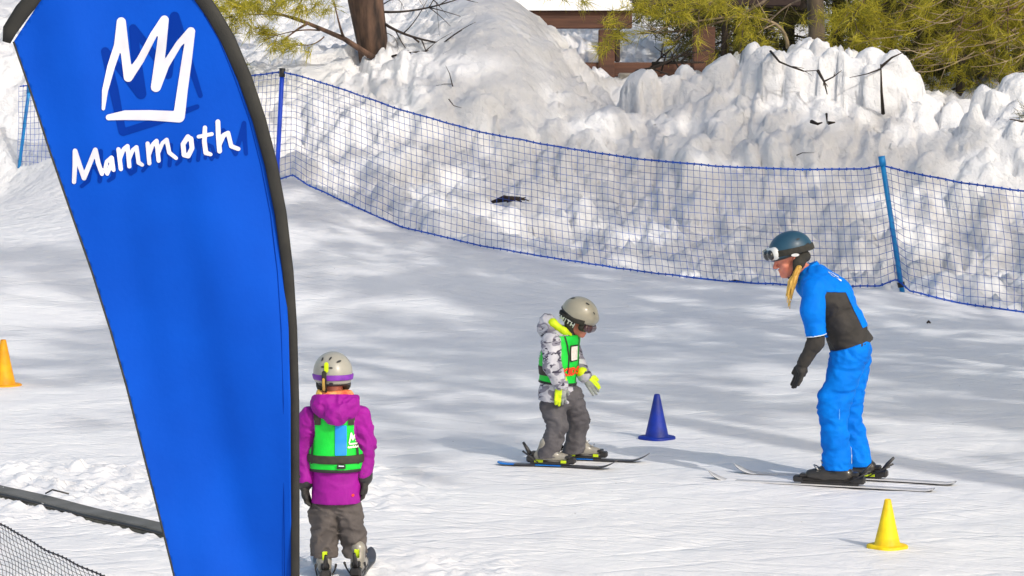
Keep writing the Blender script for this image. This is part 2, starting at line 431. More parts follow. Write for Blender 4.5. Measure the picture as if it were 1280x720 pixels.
# ------------------------------------------------------------------ flat lettering (2D strokes -> outline mesh)
def stroke_sdf(strokes, U, Vv):
    d = np.full(U.shape, 1e9)
    for st in strokes:
        for (a, b) in zip(st[:-1], st[1:]):
            ax, ay, ar = a; bx, by, br = b
            dx, dy = bx - ax, by - ay; L = dx * dx + dy * dy + 1e-12
            t = np.clip(((U - ax) * dx + (Vv - ay) * dy) / L, 0, 1)
            d = np.minimum(d, np.hypot(U - ax - t * dx, Vv - ay - t * dy) - (ar + (br - ar) * t))
    return d
def poly_sdf(poly, U, Vv):
    d = np.full(U.shape, 1e9); ins = np.zeros(U.shape, bool); n = len(poly)
    for i in range(n):
        ax, ay = poly[i]; bx, by = poly[(i + 1) % n]
        dx, dy = bx - ax, by - ay; L = dx * dx + dy * dy + 1e-12
        t = np.clip(((U - ax) * dx + (Vv - ay) * dy) / L, 0, 1)
        d = np.minimum(d, np.hypot(U - ax - t * dx, Vv - ay - t * dy))
        c = ((ay > Vv) != (by > Vv)) & (U < (bx - ax) * (Vv - ay) / (by - ay + 1e-12) + ax)
        ins ^= c
    return np.where(ins, -d, d)
def march(sdf, u0, u1, v0, v1, h):
    us = np.arange(u0, u1 + h, h); vs = np.arange(v0, v1 + h, h)
    U, Vv = np.meshgrid(us, vs, indexing='ij'); D = sdf(U, Vv); verts = []; faces = []; key = {}
    def vid(k, p):
        if k not in key: key[k] = len(verts); verts.append(p)
        return key[k]
    cells = np.argwhere((D[:-1, :-1] < 0) | (D[1:, :-1] < 0) | (D[1:, 1:] < 0) | (D[:-1, 1:] < 0))
    for i, j in cells:
        cs = [(i, j), (i + 1, j), (i + 1, j + 1), (i, j + 1)]; out = []
        for a, b in zip(cs, cs[1:] + cs[:1]):
            da, db = D[a], D[b]
            if da < 0: out.append(vid(a, (us[a[0]], vs[a[1]])))
            if (da < 0) != (db < 0):
                t = da / (da - db); k = (min(a, b), max(a, b))
                out.append(vid(k, (us[a[0]] + t * (us[b[0]] - us[a[0]]), vs[a[1]] + t * (vs[b[1]] - vs[a[1]]))))
        if len(set(out)) >= 3: faces.append(tuple(dict.fromkeys(out)))
    return np.array(verts), faces
def decal(name, sdf, box, origin, U, Vv, target, m, parent, h=.004, off=.002):
    """a thin printed patch that follows the surface of target (verts, faces)"""
    U = unit(U); Vv = unit(Vv); N = np.cross(U, Vv)
    p2, f = march(sdf, *box, h)
    if len(p2) == 0: return None
    bvh = BVHTree.FromPolygons([tuple(v) for v in target[0]], [tuple(int(i) for i in q) for q in target[1]])
    P = []; ok = []
    for (u, v) in p2:
        q = np.asarray(origin) + U * u + Vv * v + N * .4
        hit = bvh.ray_cast(Vector(q), Vector(-N), .8)
        if hit[0] is None: P.append(q); ok.append(False)
        else:
            nn = hit[1] if hit[1].dot(Vector(N)) > 0 else -hit[1]
            P.append(np.array(hit[0] + Vector(N) * off + nn * off)); ok.append(True)
    f = [q for q in f if all(ok[i] for i in q)]
    if name in ('edge_trim', 'side_seam', 'front_edge') and f:          # keep the one connected piece
        par = list(range(len(P)))
        def fd_(i):
            while par[i] != i: par[i] = par[par[i]]; i = par[i]
            return i
        for q in f:
            for i in q[1:]: par[fd_(i)] = fd_(q[0])
        cnt_ = {}
        for q in f: cnt_[fd_(q[0])] = cnt_.get(fd_(q[0]), 0) + 1
        top_ = max(cnt_, key=cnt_.get); f = [q for q in f if fd_(q[0]) == top_]
    if not f: return None
    return mesh_obj(name, P, f, m, parent)
def rect(u0, v0, u1, v1, r=0.0):
    cx, cy, hx, hy = (u0 + u1) / 2, (v0 + v1) / 2, (u1 - u0) / 2 - r, (v1 - v0) / 2 - r
    def f(U, Vv):
        qx = np.abs(U - cx) - hx; qy = np.abs(Vv - cy) - hy
        return np.hypot(np.maximum(qx, 0), np.maximum(qy, 0)) + np.minimum(np.maximum(qx, qy), 0) - r
    return f

# ================================================================== TERRAIN
FENCE = [(-300, 238, 37.5), (25, 222, 36), (190, 226, 34.5), (350, 230, 33), (430, 254, 32.4), (500, 287, 31.7), (600, 311, 31.1), (700, 327, 30.6),
         (800, 342, 30.2), (900, 353, 29.9), (1000, 359, 29.6), (1110, 362, 29.3), (1200, 381, 28.9), (1280, 392, 28.5), (1700, 402, 27.3)]
ctrl = []
for x in np.arange(-60, 61, 12.0): ctrl.append((x, -20, 0)); ctrl.append((x, -60, 0))
for y in (0, 5, 10, 14, 18, 21, 24):
    for x in (-14, -9, -6, -4, -2, 0, 2, 4, 6, 9, 14): ctrl.append((x, y, 0 if not (y == 24 and x < -5) else .03 * (-x - 4)))
for x, z in ((-6, .08), (-4, .04), (-2, .02), (0, 0), (2, 0), (4, 0), (8, 0), (-10, .2), (12, .0)): ctrl.append((x, 26.5, z))
for (px, py, d) in FENCE: ctrl.append(tuple(at(px, py, d)))
for (px, py, d) in ((-100, 300, 31), (30, 290, 31.5), (150, 285, 31.2), (280, 290, 30.5), (30, 252, 34.2), (150, 250, 33)): ctrl.append(tuple(at(px, py, d)))
def rowpts(d, items):
    for px, py in items: ctrl.append(tuple(at(px, py, d)))
rowpts(33.2, [(700, 285), (850, 300), (1000, 312), (1150, 322), (1280, 330)])
rowpts(34.3, [(500, 190), (600, 215), (700, 235), (850, 245), (1000, 250), (1150, 250), (1280, 235)])
rowpts(35.2, [(250, 160), (400, 150), (500, 125), (600, 125), (700, 165), (800, 175), (900, 170), (1000, 160), (1100, 170), (1200, 170), (1280, 150)])
rowpts(36.3, [(100, 110), (300, 100), (420, 90), (500, 75), (580, 50), (620, 35), (660, 60), (700, 100), (760, 140), (830, 120), (900, 98), (960, 95), (1010, 82), (1070, 95), (1130, 92), (1160, 135), (1220, 125), (1290, 100), (1400, 80), (1700, 60)])
rowpts(37.6, [(0, 60), (200, 70), (400, 66), (480, 60), (540, 20), (610, -12), (650, 5), (700, 52), (755, 98), (830, 96), (900, 80), (1000, 70), (1100, 82), (1200, 135), (1300, 110)])
rowpts(39.2, [(0, 45), (300, 52), (450, 40), (560, 0), (620, -12), (680, 50), (760, 112), (900, 112), (1050, 112), (1200, 140), (1400, 120)])
rowpts(41.5, [(0, 20), (300, 30), (450, 15), (600, -15), (690, 70), (780, 112), (900, 112), (1050, 112), (1300, 112)])
rowpts(45, [(0, 5), (300, 5), (500, -5), (650, 20), (800, 98), (1000, 100), (1300, 100)])
rowpts(52, [(-300, -5), (0, -10), (300, -10), (600, -8), (820, 62), (1000, 70), (1400, 70)])
rowpts(62, [(-400, -25), (0, -25), (300, -25), (650, -10), (820, 18), (1000, 30), (1500, 30)])
for x in (-60, -30, 0, 30, 60): ctrl.append((x, 100, 8)); ctrl.append((x, 180, 22))
for y in (30, 45, 60): ctrl.append((-25, y, .035 * y)); ctrl.append((25, y, .04 * y))
for y in (26, 36, 50): ctrl.append((60, y, 1)); ctrl.append((-60, y, 2))
ctrl = np.array(ctrl)
cx, cz = ctrl[:, :2], ctrl[:, 2]
def phi(r): return np.sqrt(r * r + .3)
_D = phi(np.linalg.norm(cx[:, None] - cx[None], axis=2))
n_ = len(cx); A_ = np.zeros((n_ + 1, n_ + 1)); A_[:n_, :n_] = _D - np.eye(n_) * .06; A_[n_, :n_] = 1; A_[:n_, n_] = 1
sol = np.linalg.solve(A_, np.append(cz, 0))
fw = np.array([at(*p) for p in FENCE])
def fence_y(x): return np.interp(x, fw[:, 0], fw[:, 1])
# lumps ploughed up on the bank
lr = np.random.default_rng(11); lumps = []
for _ in range(520):
    x = lr.uniform(-9, 9); t = lr.uniform(0, 1); y = fence_y(x) + .5 + 5.6 * t
    r = .07 + .26 * lr.random() ** 2.4
    if x < -1.0 and t > .45: r *= .55
    if -1.8 < x < .7 and t > .5: continue
    lumps.append((x, y, r, lr.uniform(-.75, -.2)))
for px, py, d, r in ((965, 66, 36, .17), (985, 78, 36, .2), (1000, 60, 36.1, .2), (1020, 72, 36, .22), (1045, 62, 36, .2), (1060, 75, 36, .26), (1085, 60, 36.1, .19), (1110, 66, 36, .27),
                     (1128, 70, 36.1, .2), (1135, 90, 36, .2), (1095, 82, 35.9, .25), (1118, 95, 35.9, .25), (800, 88, 36.3, .26), (835, 94, 36.3, .2), (860, 82, 36.5, .2), (900, 72, 36.4, .3), (940, 72, 36.3, .25),
                     (945, 55, 36.7, .2), (1025, 50, 36.7, .14), (1160, 118, 36, .2), (1190, 128, 35.8, .16), (680, 150, 35.4, .4), (725, 150, 35.5, .35), (600, 120, 35.3, .4), (760, 135, 35.6, .3), (1240, 110, 35.9, .3), (1275, 92, 36, .3)):
    p = at(px, py, d); lumps.append((p[0], p[1], r, None, p[2]))
def terrain(X, Y, detail=True):
    X = np.asarray(X, float); Y = np.asarray(Y, float); sh = X.shape; x = X.ravel(); y = Y.ravel()
    z = np.full(len(x), sol[n_])
    for i in range(n_): z += sol[i] * phi(np.hypot(x - cx[i, 0], y - cx[i, 1]))
    near = 1 - sstep(20, 26, y) * 1.0
    inside = (np.abs(x) < 14) & (y > -15) & (y < 23.5)
    z *= np.where(inside, sstep(22, 25, y) , 1)
    if not detail: return z.reshape(sh)
    db = y - fence_y(x)
    mb = sstep(.0, 1.1, db) * (1 - sstep(14, 30, db))
    # groomed run: low swells, skied streaks
    z += (1 - mb) * (.02 * pnoise(x * .5, y * .5, 0 * x + 3) + .014 * pnoise(x * 1.3, y * 1.7, 0 * x + 9) + .006 * pnoise(x * 3.1, y * 4.0) + .003 * pnoise(x * 8, y * 9))
    rough = np.clip(sstep(-5, -2.4, -np.abs(x + 2.55) * 2) * sstep(16.3, 17.0, y) * (1 - sstep(18.0, 19.4, y)), 0, 1) * (pnoise(x * .9, y * 2, 0 * x + 4) * .5 + .7)
    rough += .45 * sstep(13.6, 14.2, y) * (1 - sstep(15.0, 16.2, y)) * sstep(-1.6, -1.0, x) * (1 - sstep(-.2, .3, x))
    c = np.abs(pnoise(x * 7, y * 5)) + .6 * np.abs(pnoise(x * 15, y * 11, 0 * x + 2))
    z += rough * .10 * c
    # bank
    wx = x + .25 * pnoise(x * 1.1, y * 1.1, 0 * x + 5); wy = y + .25 * pnoise(x * 1.1 + 9, y * 1.1, 0 * x + 5)
    b = .20 * pnoise(wx * .9, wy * .9, 0 * x + 1) + .14 * (np.abs(pnoise(wx * 1.7, wy * 1.7)) * 2 - .6) + .07 * (np.abs(pnoise(wx * 4, wy * 4)) * 2 - .6) + .03 * pnoise(wx * 9, wy * 9) + .012 * pnoise(wx * 20, wy * 20)
    # broken blocks of ploughed snow: cells with their own height and tilt
    for cs, amp, sd_ in ((.62, .20, 3.), (.27, .10, 9.), (.14, .045, 5.)):
        gxx = np.floor(wx / cs); gyy = np.floor(wy / cs); f1 = np.full(len(x), 9.); f2 = f1.copy(); hh = np.zeros(len(x))
        for a in (-1, 0, 1):
            for c_ in (-1, 0, 1):
                qx, qy = gxx + a, gyy + c_
                r1 = np.mod(np.sin(qx * 127.1 + qy * 311.7 + sd_) * 43758.5, 1); r2 = np.mod(np.sin(qx * 269.5 + qy * 183.3 + sd_) * 43758.5, 1); r3 = np.mod(np.sin(qx * 419.2 + qy * 371.9 + sd_) * 43758.5, 1)
                ddx = wx / cs - qx - r1; ddy = wy / cs - qy - r2; dd = np.hypot(ddx, ddy)
                hi_ = (r3 - .5) * 1.2 + ddx * (r1 - .5) * 1.4 + ddy * (r2 - .5) * 1.4
                n1 = dd < f1; f2 = np.where(n1, f1, np.minimum(f2, dd)); hh = np.where(n1, hi_, hh); f1 = np.where(n1, dd, f1)
        b += amp * (hh * sstep(0, .22, f2 - f1) - .25 * (1 - sstep(0, .15, f2 - f1)))
    smooth = sstep(-1.4, -.6, x) * (1 - sstep(.2, .9, x)) * sstep(34.9, 36.0, y) * .86      # the smooth blown mound
    smooth = np.maximum(smooth, .55 * (1 - sstep(-2.6, -1.6, x)) * sstep(35, 36, y))
    z += mb * b * (1 - smooth)
    z0 = z.copy()
    for l in lumps:
        s_ = (np.abs(x - l[0]) < l[2]) & (np.abs(y - l[1]) < l[2])
        if not s_.any(): continue
        xi, yi, r = x[s_], y[s_], l[2]
        an = (l[0] * 37.7 + l[1] * 11.3) % 3.1; ca, sa = math.cos(an), math.sin(an)
        uu = ((xi - l[0]) * ca + (yi - l[1]) * sa) / r; vv = (-(xi - l[0]) * sa + (yi - l[1]) * ca) / (r * .8)
        wv = .35 * pnoise(xi * 5, yi * 5); dd = (np.abs(uu + wv) ** 2.8 + np.abs(vv - wv) ** 2.8) ** (1 / 2.8)
        hgt = r * np.maximum(1 - dd ** 2.3, 0) ** .6 * (1 + .35 * uu * math.cos(an * 7) + .35 * vv * math.sin(an * 5))
        if l[3] is None: base_ = l[4] - r
        else: base_ = float(np.interp(0, [0], [0])) + z0[s_].mean() + l[3] * r
        c_ = base_ + hgt + .05 * pnoise(xi * 7, yi * 7) + .025 * pnoise(xi * 17, yi * 17)
        z[s_] = np.where((hgt > 0), np.maximum(z[s_], c_), z[s_])
    # footprints and ski ruts
    return z.reshape(sh)
def axis(segs):
    out = []
    for a, b, n in segs: out += list(np.linspace(a, b, n, endpoint=False))
    return np.array(out + [segs[-1][1]])
gx = axis([(-250, -40, 12), (-40, -14, 30), (-14, -7, 50), (-7, -4.5, 60), (-4.5, 4.5, 300), (4.5, 7, 60), (7, 14, 50), (14, 40, 30), (40, 250, 12)])
gy = axis([(-120, -10, 12), (-10, 11, 40), (11, 20, 240), (20, 28, 130), (28, 40.5, 270), (40.5, 60, 110), (60, 120, 30), (120, 400, 14)])
GX, GY = np.meshgrid(gx, gy, indexing='ij'); GZ = terrain(GX, GY)
nx, ny = GX.shape; I = np.arange(nx * ny).reshape(nx, ny)
ground = mesh_obj('ground', np.stack([GX, GY, GZ], -1).reshape(-1, 3), np.stack([I[:-1, :-1], I[1:, :-1], I[1:, 1:], I[:-1, 1:]], -1).reshape(-1, 4), M['snow'])
ground['kind'] = 'structure'
from_ground = lambda x, y: float(GZ[np.abs(gx - x).argmin(), np.abs(gy - y).argmin()])

# ================================================================== FEATHER BANNER
FY = 9.3
def wr(x, z):
    x = np.asarray(x, float); z = np.asarray(z, float)
    t = x + .45 * (z - 2)
    return .022 * np.sin(t * 9 + 1.5 * pnoise(x * 1.2, z * .8)) * sstep(2.9, 1.9, z) + .024 * pnoise(x * 3, z * 1.1, 0 * x + 2) + .010 * pnoise(x * 8 + 1.3 * z, z * 1.5, 0 * x + 6)
def fpt(px, py, off=0.0):
    p = at(px, py, FY); p[1] += float(wr(p[0], p[2])) - off; return p
fb = at(366, 1150, FY); fb[2] = 0
flag = thing('feather_banner', 'tall blue feather banner with white crown and lettering in a black sleeve', 'banner', fb)
pxs = lambda l: [(p[0], p[2]) for p in (at(a, b, FY) for a, b in l)]
fabric_out = [(17, 52), (34, 26), (52, 0), (80, -27), (120, -47), (160, -50), (200, -38), (242, -8), (264, 18), (283, 50), (303, 99), (321, 151), (335, 207), (347, 268), (356, 340), (361, 410), (364, 500), (364, 620), (364, 760), (364, 1040), (310, 1010),
              (287, 980), (262, 890), (240, 805), (215, 705), (196, 632), (177, 560), (158, 485), (138, 415), (114, 340), (90, 272), (62, 190), (40, 120)]
P2 = pxs(fabric_out)
v2, f2 = march(lambda U, Vv: poly_sdf(P2, U, Vv), -1.7, -.6, .3, 3.2, .014)
def on_flag(v2, off): return np.stack([v2[:, 0], FY + wr(v2[:, 0], v2[:, 1]) - off, v2[:, 1]], 1)
fab = mesh_obj('banner_cloth', on_flag(v2, 0), f2, M['flag_blue'], flag)
sm = fab.modifiers.new('thickness', 'SOLIDIFY'); sm.thickness = .0015; sm.offset = 0
sl = [(8, 53), (12, 38), (28, 14), (50, -12), (80, -38), (120, -58), (162, -62), (208, -48), (244, -14), (266, 17), (285, 50), (306, 98), (324, 150), (339, 206), (351, 268), (360, 340), (365, 410), (368, 500), (369, 620), (369, 760), (369, 1045)]
wd = [5, 9, 10, 10, 10, 9, 9, 9, 9, 9, 9.5, 9, 8.5, 8, 7.5, 7, 6.5, 6, 5.5, 5.5, 5.5]
MB().tube([at(a, b, FY) for a, b in sl], [q * 1.02 / 390 for q in wd], 14, squash=.45).obj('pole_sleeve', M['sleeve'], flag)
MB().tube([fpt(a, b) for a, b in fabric_out[20:]] + [fpt(17, 52)], .0035, 8).obj('hem', M['trim'], flag)
bp = MB(); bp.tube([at(369, 1040, FY), at(369, 1150, FY) * V3(1, 1, 0) + V3(0, 0, .02)], .011, 10); bp.obj('pole', M['black_plastic'], flag)
bb = MB(); bb.box(V3(fb[0], FY, .02), (.5, .06, .012)); bb.box(V3(fb[0], FY, .034), (.06, .5, .012)); bb.obj('cross_base', M['black_plastic'], flag)
cr = lambda x, y, r: (*[at(60 + x / 3, y / 3, FY)[i] for i in (0, 2)], r / 3 / 390)
crown = [[cr(208, 408, 6), cr(214, 340, 11), cr(236, 250, 14), cr(262, 170, 15), cr(274, 82, 17), cr(286, 180, 16), cr(300, 290, 17), cr(345, 225, 14), cr(395, 130, 13), cr(436, 74, 16), cr(424, 180, 18), cr(404, 326, 19), cr(440, 245, 14), cr(490, 165, 12), cr(536, 118, 16), cr(520, 230, 19), cr(504, 340, 20), cr(492, 436, 22)],
         [cr(492, 438, 21), cr(380, 432, 19), cr(290, 432, 18), cr(228, 440, 11)]]
dark_crown = [[cr(572, 358, 9), cr(540, 260, 12), cr(505, 150, 15), cr(474, 62, 18), cr(450, 280, 16), cr(385, 190, 14), cr(318, 106, 15), cr(330, 220, 18), cr(348, 352, 20), cr(270, 260, 14), cr(214, 192, 15), cr(245, 330, 17), cr(278, 494, 14)], [cr(282, 496, 14), cr(420, 452, 14), cr(560, 400, 9)]]
letters = [[cr(96, 683, 8), cr(100, 620, 9), cr(101, 566, 9), cr(118, 620, 9), cr(134, 668, 9), cr(158, 610, 9), cr(178, 562, 9), cr(188, 610, 9), cr(202, 652, 8)],
           [cr(238, 590, 7), cr(220, 606, 7), cr(214, 636, 7), cr(222, 652, 7), cr(236, 620, 7), cr(240, 592, 7), cr(246, 638, 7)],
           [cr(264, 560, 8), cr(273, 634, 8)], [cr(270, 596, 7), cr(284, 558, 7), cr(298, 548, 8), cr(305, 624, 8)], [cr(303, 600, 7), cr(318, 562, 7), cr(332, 552, 8), cr(340, 610, 8), cr(354, 618, 7)],
           [cr(374, 538, 8), cr(381, 612, 8)], [cr(380, 580, 7), cr(394, 540, 7), cr(408, 528, 8), cr(416, 602, 8)], [cr(414, 575, 7), cr(430, 536, 7), cr(446, 524, 8), cr(456, 572, 8), cr(482, 592, 7)],
           [cr(526, 512, 9), cr(508, 540, 9), cr(512, 580, 9), cr(528, 584, 9), cr(542, 555, 9), cr(538, 520, 9), cr(526, 512, 8)],
           [cr(590, 478, 8), cr(588, 530, 9), cr(594, 572, 9), cr(612, 578, 7)], [cr(566, 512, 7), cr(616, 502, 7)],
           [cr(638, 456, 9), cr(640, 510, 9), cr(645, 566, 9)], [cr(644, 545, 7), cr(660, 506, 8), cr(676, 498, 8), cr(688, 548, 8), cr(714, 558, 8)]]
m0 = cr(410, 590, 1)[0]
shx, shz = cr(18, 26, 1)[0] - cr(0, 0, 1)[0], cr(0, 26, 1)[1] - cr(0, 0, 1)[1]
tilt = -0.20
def mirror(st):
    out = []
    for x, z, r in st:
        z0_ = z - (x - m0) * (-tilt); xm = 2 * m0 - x
        out.append((xm + shx, z0_ + (xm - m0) * (-tilt) + shz * .75, r * .95))
    return out
dark_letters = [mirror(s_) for s_ in letters]
def flag_print(name, strokes, m, off, h=.0035):
    xs_ = [p[0] for s_ in strokes for p in s_]; zs_ = [p[1] for s_ in strokes for p in s_]
    v, f = march(lambda U, Vv: stroke_sdf(strokes, U, Vv), min(xs_) - .03, max(xs_) + .03, min(zs_) - .03, max(zs_) + .03, h)
    return mesh_obj(name, on_flag(v, off), f, m, flag)
MB().tube([fpt(a - 9, b, .002) for a, b in fabric_out[8:19]], .0012, 5).obj('stitching', M['flag_deep'], flag)
flag_print('reverse_print', dark_crown + dark_letters, M['flag_deep'], .0022)
flag_print('crown_logo', crown, M['print_white'], .0042)
flag_print('lettering', letters, M['print_white'], .0042)

# ================================================================== SAFETY NET FENCE
TOP = [(25, 108, 36), (100, 100, 35.3), (190, 97, 34.5), (280, 99, 33.7), (352, 90, 33), (375, 95, 32.9), (430, 112, 32.4), (500, 137, 31.7), (600, 165, 31.1), (700, 184, 30.6), (800, 199, 30.2), (900, 208, 29.9), (1000, 212, 29.6), (1080, 211, 29.4), (1104, 207, 29.3), (1130, 214, 29.2), (1200, 228, 28.9), (1280, 239, 28.5), (1480, 250, 28), (1700, 240, 27.3)]
BOT = [(22, 216, 36.1), (100, 222, 35.4), (190, 221, 34.6), (280, 222, 33.8), (349, 224, 33.1), (366, 219, 33.0), (385, 231, 32.8), (430, 252, 32.4), (500, 283, 31.8), (600, 307, 31.2), (700, 324, 30.7), (800, 339, 30.3), (900, 351, 30.0), (980, 356, 29.7), (1060, 358, 29.5), (1100, 357, 29.4), (1121, 349, 29.3), (1138, 364, 29.2), (1200, 379, 28.95), (1280, 390, 28.55), (1480, 402, 28.05), (1700, 400, 27.35)]
TW = np.array([at(*p) for p in TOP]); BW = np.array([at(*p) for p in BOT])
def curve(W, x):   # sample by world x
    return np.stack([x, np.interp(x, W[:, 0], W[:, 1]), np.interp(x, W[:, 0], W[:, 2])], -1)
def densify(W, px_list): pass
fence_base = at(700, 330, 30.6); fence_base[2] = from_ground(fence_base[0], fence_base[1])
fence = thing('safety_net_fence', 'long blue safety net fence strung on blue poles in front of the snow bank', 'fence', fence_base)
def net_panel(xt0, xt1, xb0, xb1, name='net'):
    Lh = np.hypot(xt1 - xt0, 1.0 * (np.interp(xt1, TW[:, 0], TW[:, 1]) - np.interp(xt0, TW[:, 0], TW[:, 1])))
    nc = int(Lh / .072); nr = 16
    us = np.linspace(0, 1, nc * 2 + 1); vs = np.linspace(0, 1, nr * 2 + 1)
    G = np.zeros((len(us), len(vs), 3))
    for i, u in enumerate(us):
        t = curve(TW, xt0 + (xt1 - xt0) * u); b = curve(BW, xb0 + (xb1 - xb0) * u)
        for j, v in enumerate(vs):
            p = t + (b - t) * (v ** 1.04)
            e = math.sin(math.pi * v)
            sq = pnoise(np.array(u * nc * .45 + 3 * v), np.array(v * 4.), np.array(.5))
            p[1] += .05 * e * float(pnoise(np.array(u * nc * .09), np.array(v * 1.5))) + .015 * float(sq)
            p[0] += .010 * float(pnoise(np.array(u * nc * .3), np.array(v * 3.5), np.array(4.))) + .02 * e * math.sin(u * nc * .07)
            p[2] += .012 * float(pnoise(np.array(u * nc * .25), np.array(v * 2.5), np.array(8.))) * e + (.012 * abs(math.sin(u * nc * .6)) * sstep(.8, 1, v))
            G[i, j] = p
    mb_ = MB()
    for j in range(2, len(vs) - 1, 2): mb_.tube([G[i, j] for i in range(len(us))], 0.003, 3, False)
    for i in range(0, len(us), 2): mb_.tube([G[i, j] for j in range(len(vs))], 0.003, 3, False)
    mb_.obj(name, M['net'], fence)
xt = lambda px, d: at(px, 200, d)[0]
seg = [((25, 36), (22, 36.1)), ((352, 33), (349, 33.1)), ((1104, 29.3), (1121, 29.3)), ((1700, 27.3), (1700, 27.35))]
for (a, b), (c, d) in zip(seg[:-1], seg[1:]): net_panel(xt(*a), xt(*c), xt(*b), xt(*d))
def rope(W, name, r, seed):
    xs_ = np.linspace(W[0, 0], W[-1, 0], 500); P = curve(W, xs_)
    P[:, 2] += .007 * pnoise(xs_ * 5, xs_ * 0 + seed); P[:, 1] += .01 * pnoise(xs_ * 4, xs_ * 0 + seed + 3)
    mb_ = MB().tube(P, r, 5, False)
    for x in np.arange(W[0, 0] + .05, W[-1, 0], .072):          # lashings
        q = curve(W, np.array(x)); mb_.box(q, (.012, .016, .03))
    mb_.obj(name, M['rope_blue'], fence)
rope(TW, 'top_rope', .0085, 1); rope(BW, 'bottom_rope', .0085, 5)
def post(t, b, r, m, cap):
    T = at(*t); B = at(*b); mb_ = MB().tube([B, B + (T - B) * .5, T], r, 12)
    o = mb_.obj('post', m, fence, base=B)
    d = unit(T - B)
    MB().tube([T - d * .09, T + d * .006], r * 1.35, 12).obj('cap', cap, o)
    c2 = B + (T - B) * .16; MB().tube([c2 - d * .025, c2 + d * .025], r * 1.45, 12).obj('clip', M['black_plastic'], o)
post((37, 106, 36), (20, 240, 36.1), .022, M['post_cyan'], M['post_cyan'])
post((353, 86, 33), (344, 262, 33.1), .026, M['post_dark'], M['black_plastic'])
post((1102, 196, 29.3), (1131, 386, 29.35), .026, M['post_cyan'], M['post_cyan'])
post((1700, 230, 27.3), (1704, 410, 27.3), .026, M['post_cyan'], M['post_cyan'])

# ================================================================== NEAR NET + LIFT EDGING
nb0 = at(-200, 560, 15.6); nb1 = at(330, 800, 11.6)
nn = thing('black_net_fence', 'low black mesh net sagging in the bottom left corner of the picture', 'net', (nb0[0], nb0[1], 0))
cols = 110; G = []
tp = [(-250, 500, 15.9), (-60, 620, 14.6), (0, 655, 14.2), (30, 672, 13.9), (60, 688, 13.65), (100, 708, 13.35), (135, 722, 13.1), (200, 752, 12.6), (300, 800, 11.9)]
tpw = np.array([at(*p) for p in tp])
for u in np.linspace(0, 1, cols + 1):
    x = tpw[0, 0] + (tpw[-1, 0] - tpw[0, 0]) * u
    t = curve(tpw, np.array(x)); col_ = []
    for j in range(0, 15):
        v = j / 14; z = t[2] * (1 - v) + .0 * v
        col_.append(V3(x + .05 * v + .004 * math.sin(u * 90 + j * .9), t[1] + .10 * v * (1 - v) * 2 + .006 * math.sin(u * 37 + j), max(z + .003 * math.sin(u * 50 + j * .8), .0)))
    G.append(col_)
mb_ = MB()
for j in range(1, 15): mb_.tube([c[j] for c in G], .0016, 3, False)
for c in G: mb_.tube(c, .0016, 3, False)
mb_.obj('net', M['net_black'], nn)
mb_ = MB().tube([c[0] for c in G], .004, 6)
for c in G[::1]: mb_.box(c[0], (.007, .009, .014))
mb_.obj('top_rope', M['net_black'], nn)
for k in (0, -1):
    q = tpw[k]; MB().tube([V3(q[0], q[1], -.05), V3(q[0], q[1], q[2] + .06)], .014, 10).obj('post', M['black_plastic'], nn)

e0 = gp(-420, 520); e1 = gp(352, 709)
def edge_z(p): return from_ground(p[0], p[1])
base = gp(100, 650)
edging = thing('lift_edging', 'grey rubber edging strip of the carpet lift half buried in snow', 'edging', base)
d_ = unit((e1 - e0) * V3(1, 1, 0)); n_s = V3(-d_[1], d_[0], 0)
pts = [e0 + (e1 - e0) * t + V3(0, 0, .050 + .003 * math.sin(t * 40)) for t in np.linspace(0, 1, 60)]
mb_ = MB(); ring = []
prof = [(-.03, -.09), (-.03, -.008), (-.024, 0), (.10, .002), (.106, -.006), (.106, -.09)]
for p in pts: ring += [p + n_s * a + V3(0, 0, b) for a, b in prof]
k_ = len(prof); mb_.add(ring, [(i * k_ + j, (i + 1) * k_ + j, (i + 1) * k_ + j + 1, i * k_ + j + 1) for i in range(59) for j in range(k_ - 1)] + [tuple(range(k_))])
mb_.obj('strip', M['belt_grey'], edging, smooth=False)
mb_ = MB(); mb_.tube([p + n_s * -.036 + V3(0, 0, -.016) for p in pts], .007, 6); mb_.obj('lip', M['black_plastic'], edging)
mb_ = MB()
for i in range(0, 59, 1):
    c = (pts[i] + pts[i + 1]) / 2 + n_s * -.034 + V3(0, 0, -.066); mb_.box(c, (np.linalg.norm(pts[i + 1] - pts[i]) * 1.001, .006, .08), ax=[d_, n_s, (0, 0, 1)])
mb_.obj('side_panel', M['belt_dark'], edging, smooth=False)
mb_ = MB(); q = gp(57, 634) + V3(0, 0, .082); mb_.tube([q, gp(66, 633) + V3(0, 0, .1), gp(86, 635) + V3(0, 0, .085)], .005, 6); mb_.obj('cable', M['black_plastic'], edging)
# snow thrown against the strip: a lumpy berm
br = []; bf = []; N1 = 240; N2 = 9
for i in range(N1):
    t = i / (N1 - 1); c = e0 + (e1 - e0) * t
    hh = .012 + .022 * float(pnoise(np.array(t * 30.), np.array(.3))) + .022 * float(pnoise(np.array(t * 130.), np.array(2.3)))
    hh = max(hh, .004)
    for j in range(N2):
        s_ = j / (N2 - 1); br.append(c + n_s * (-.043 - .30 * s_) + V3(0, 0, hh * (1 - s_) ** 1.6 * (1 + .25 * float(pnoise(np.array(t * 90.), np.array(s_ * 4)))) + .004 - .02 * s_))
bf = [(i * N2 + j, (i + 1) * N2 + j, (i + 1) * N2 + j + 1, i * N2 + j + 1) for i in range(N1 - 1) for j in range(N2 - 1)]
o = mesh_obj('snow_berm', br, bf, M['snow'], base=base); o['kind'] = 'structure'

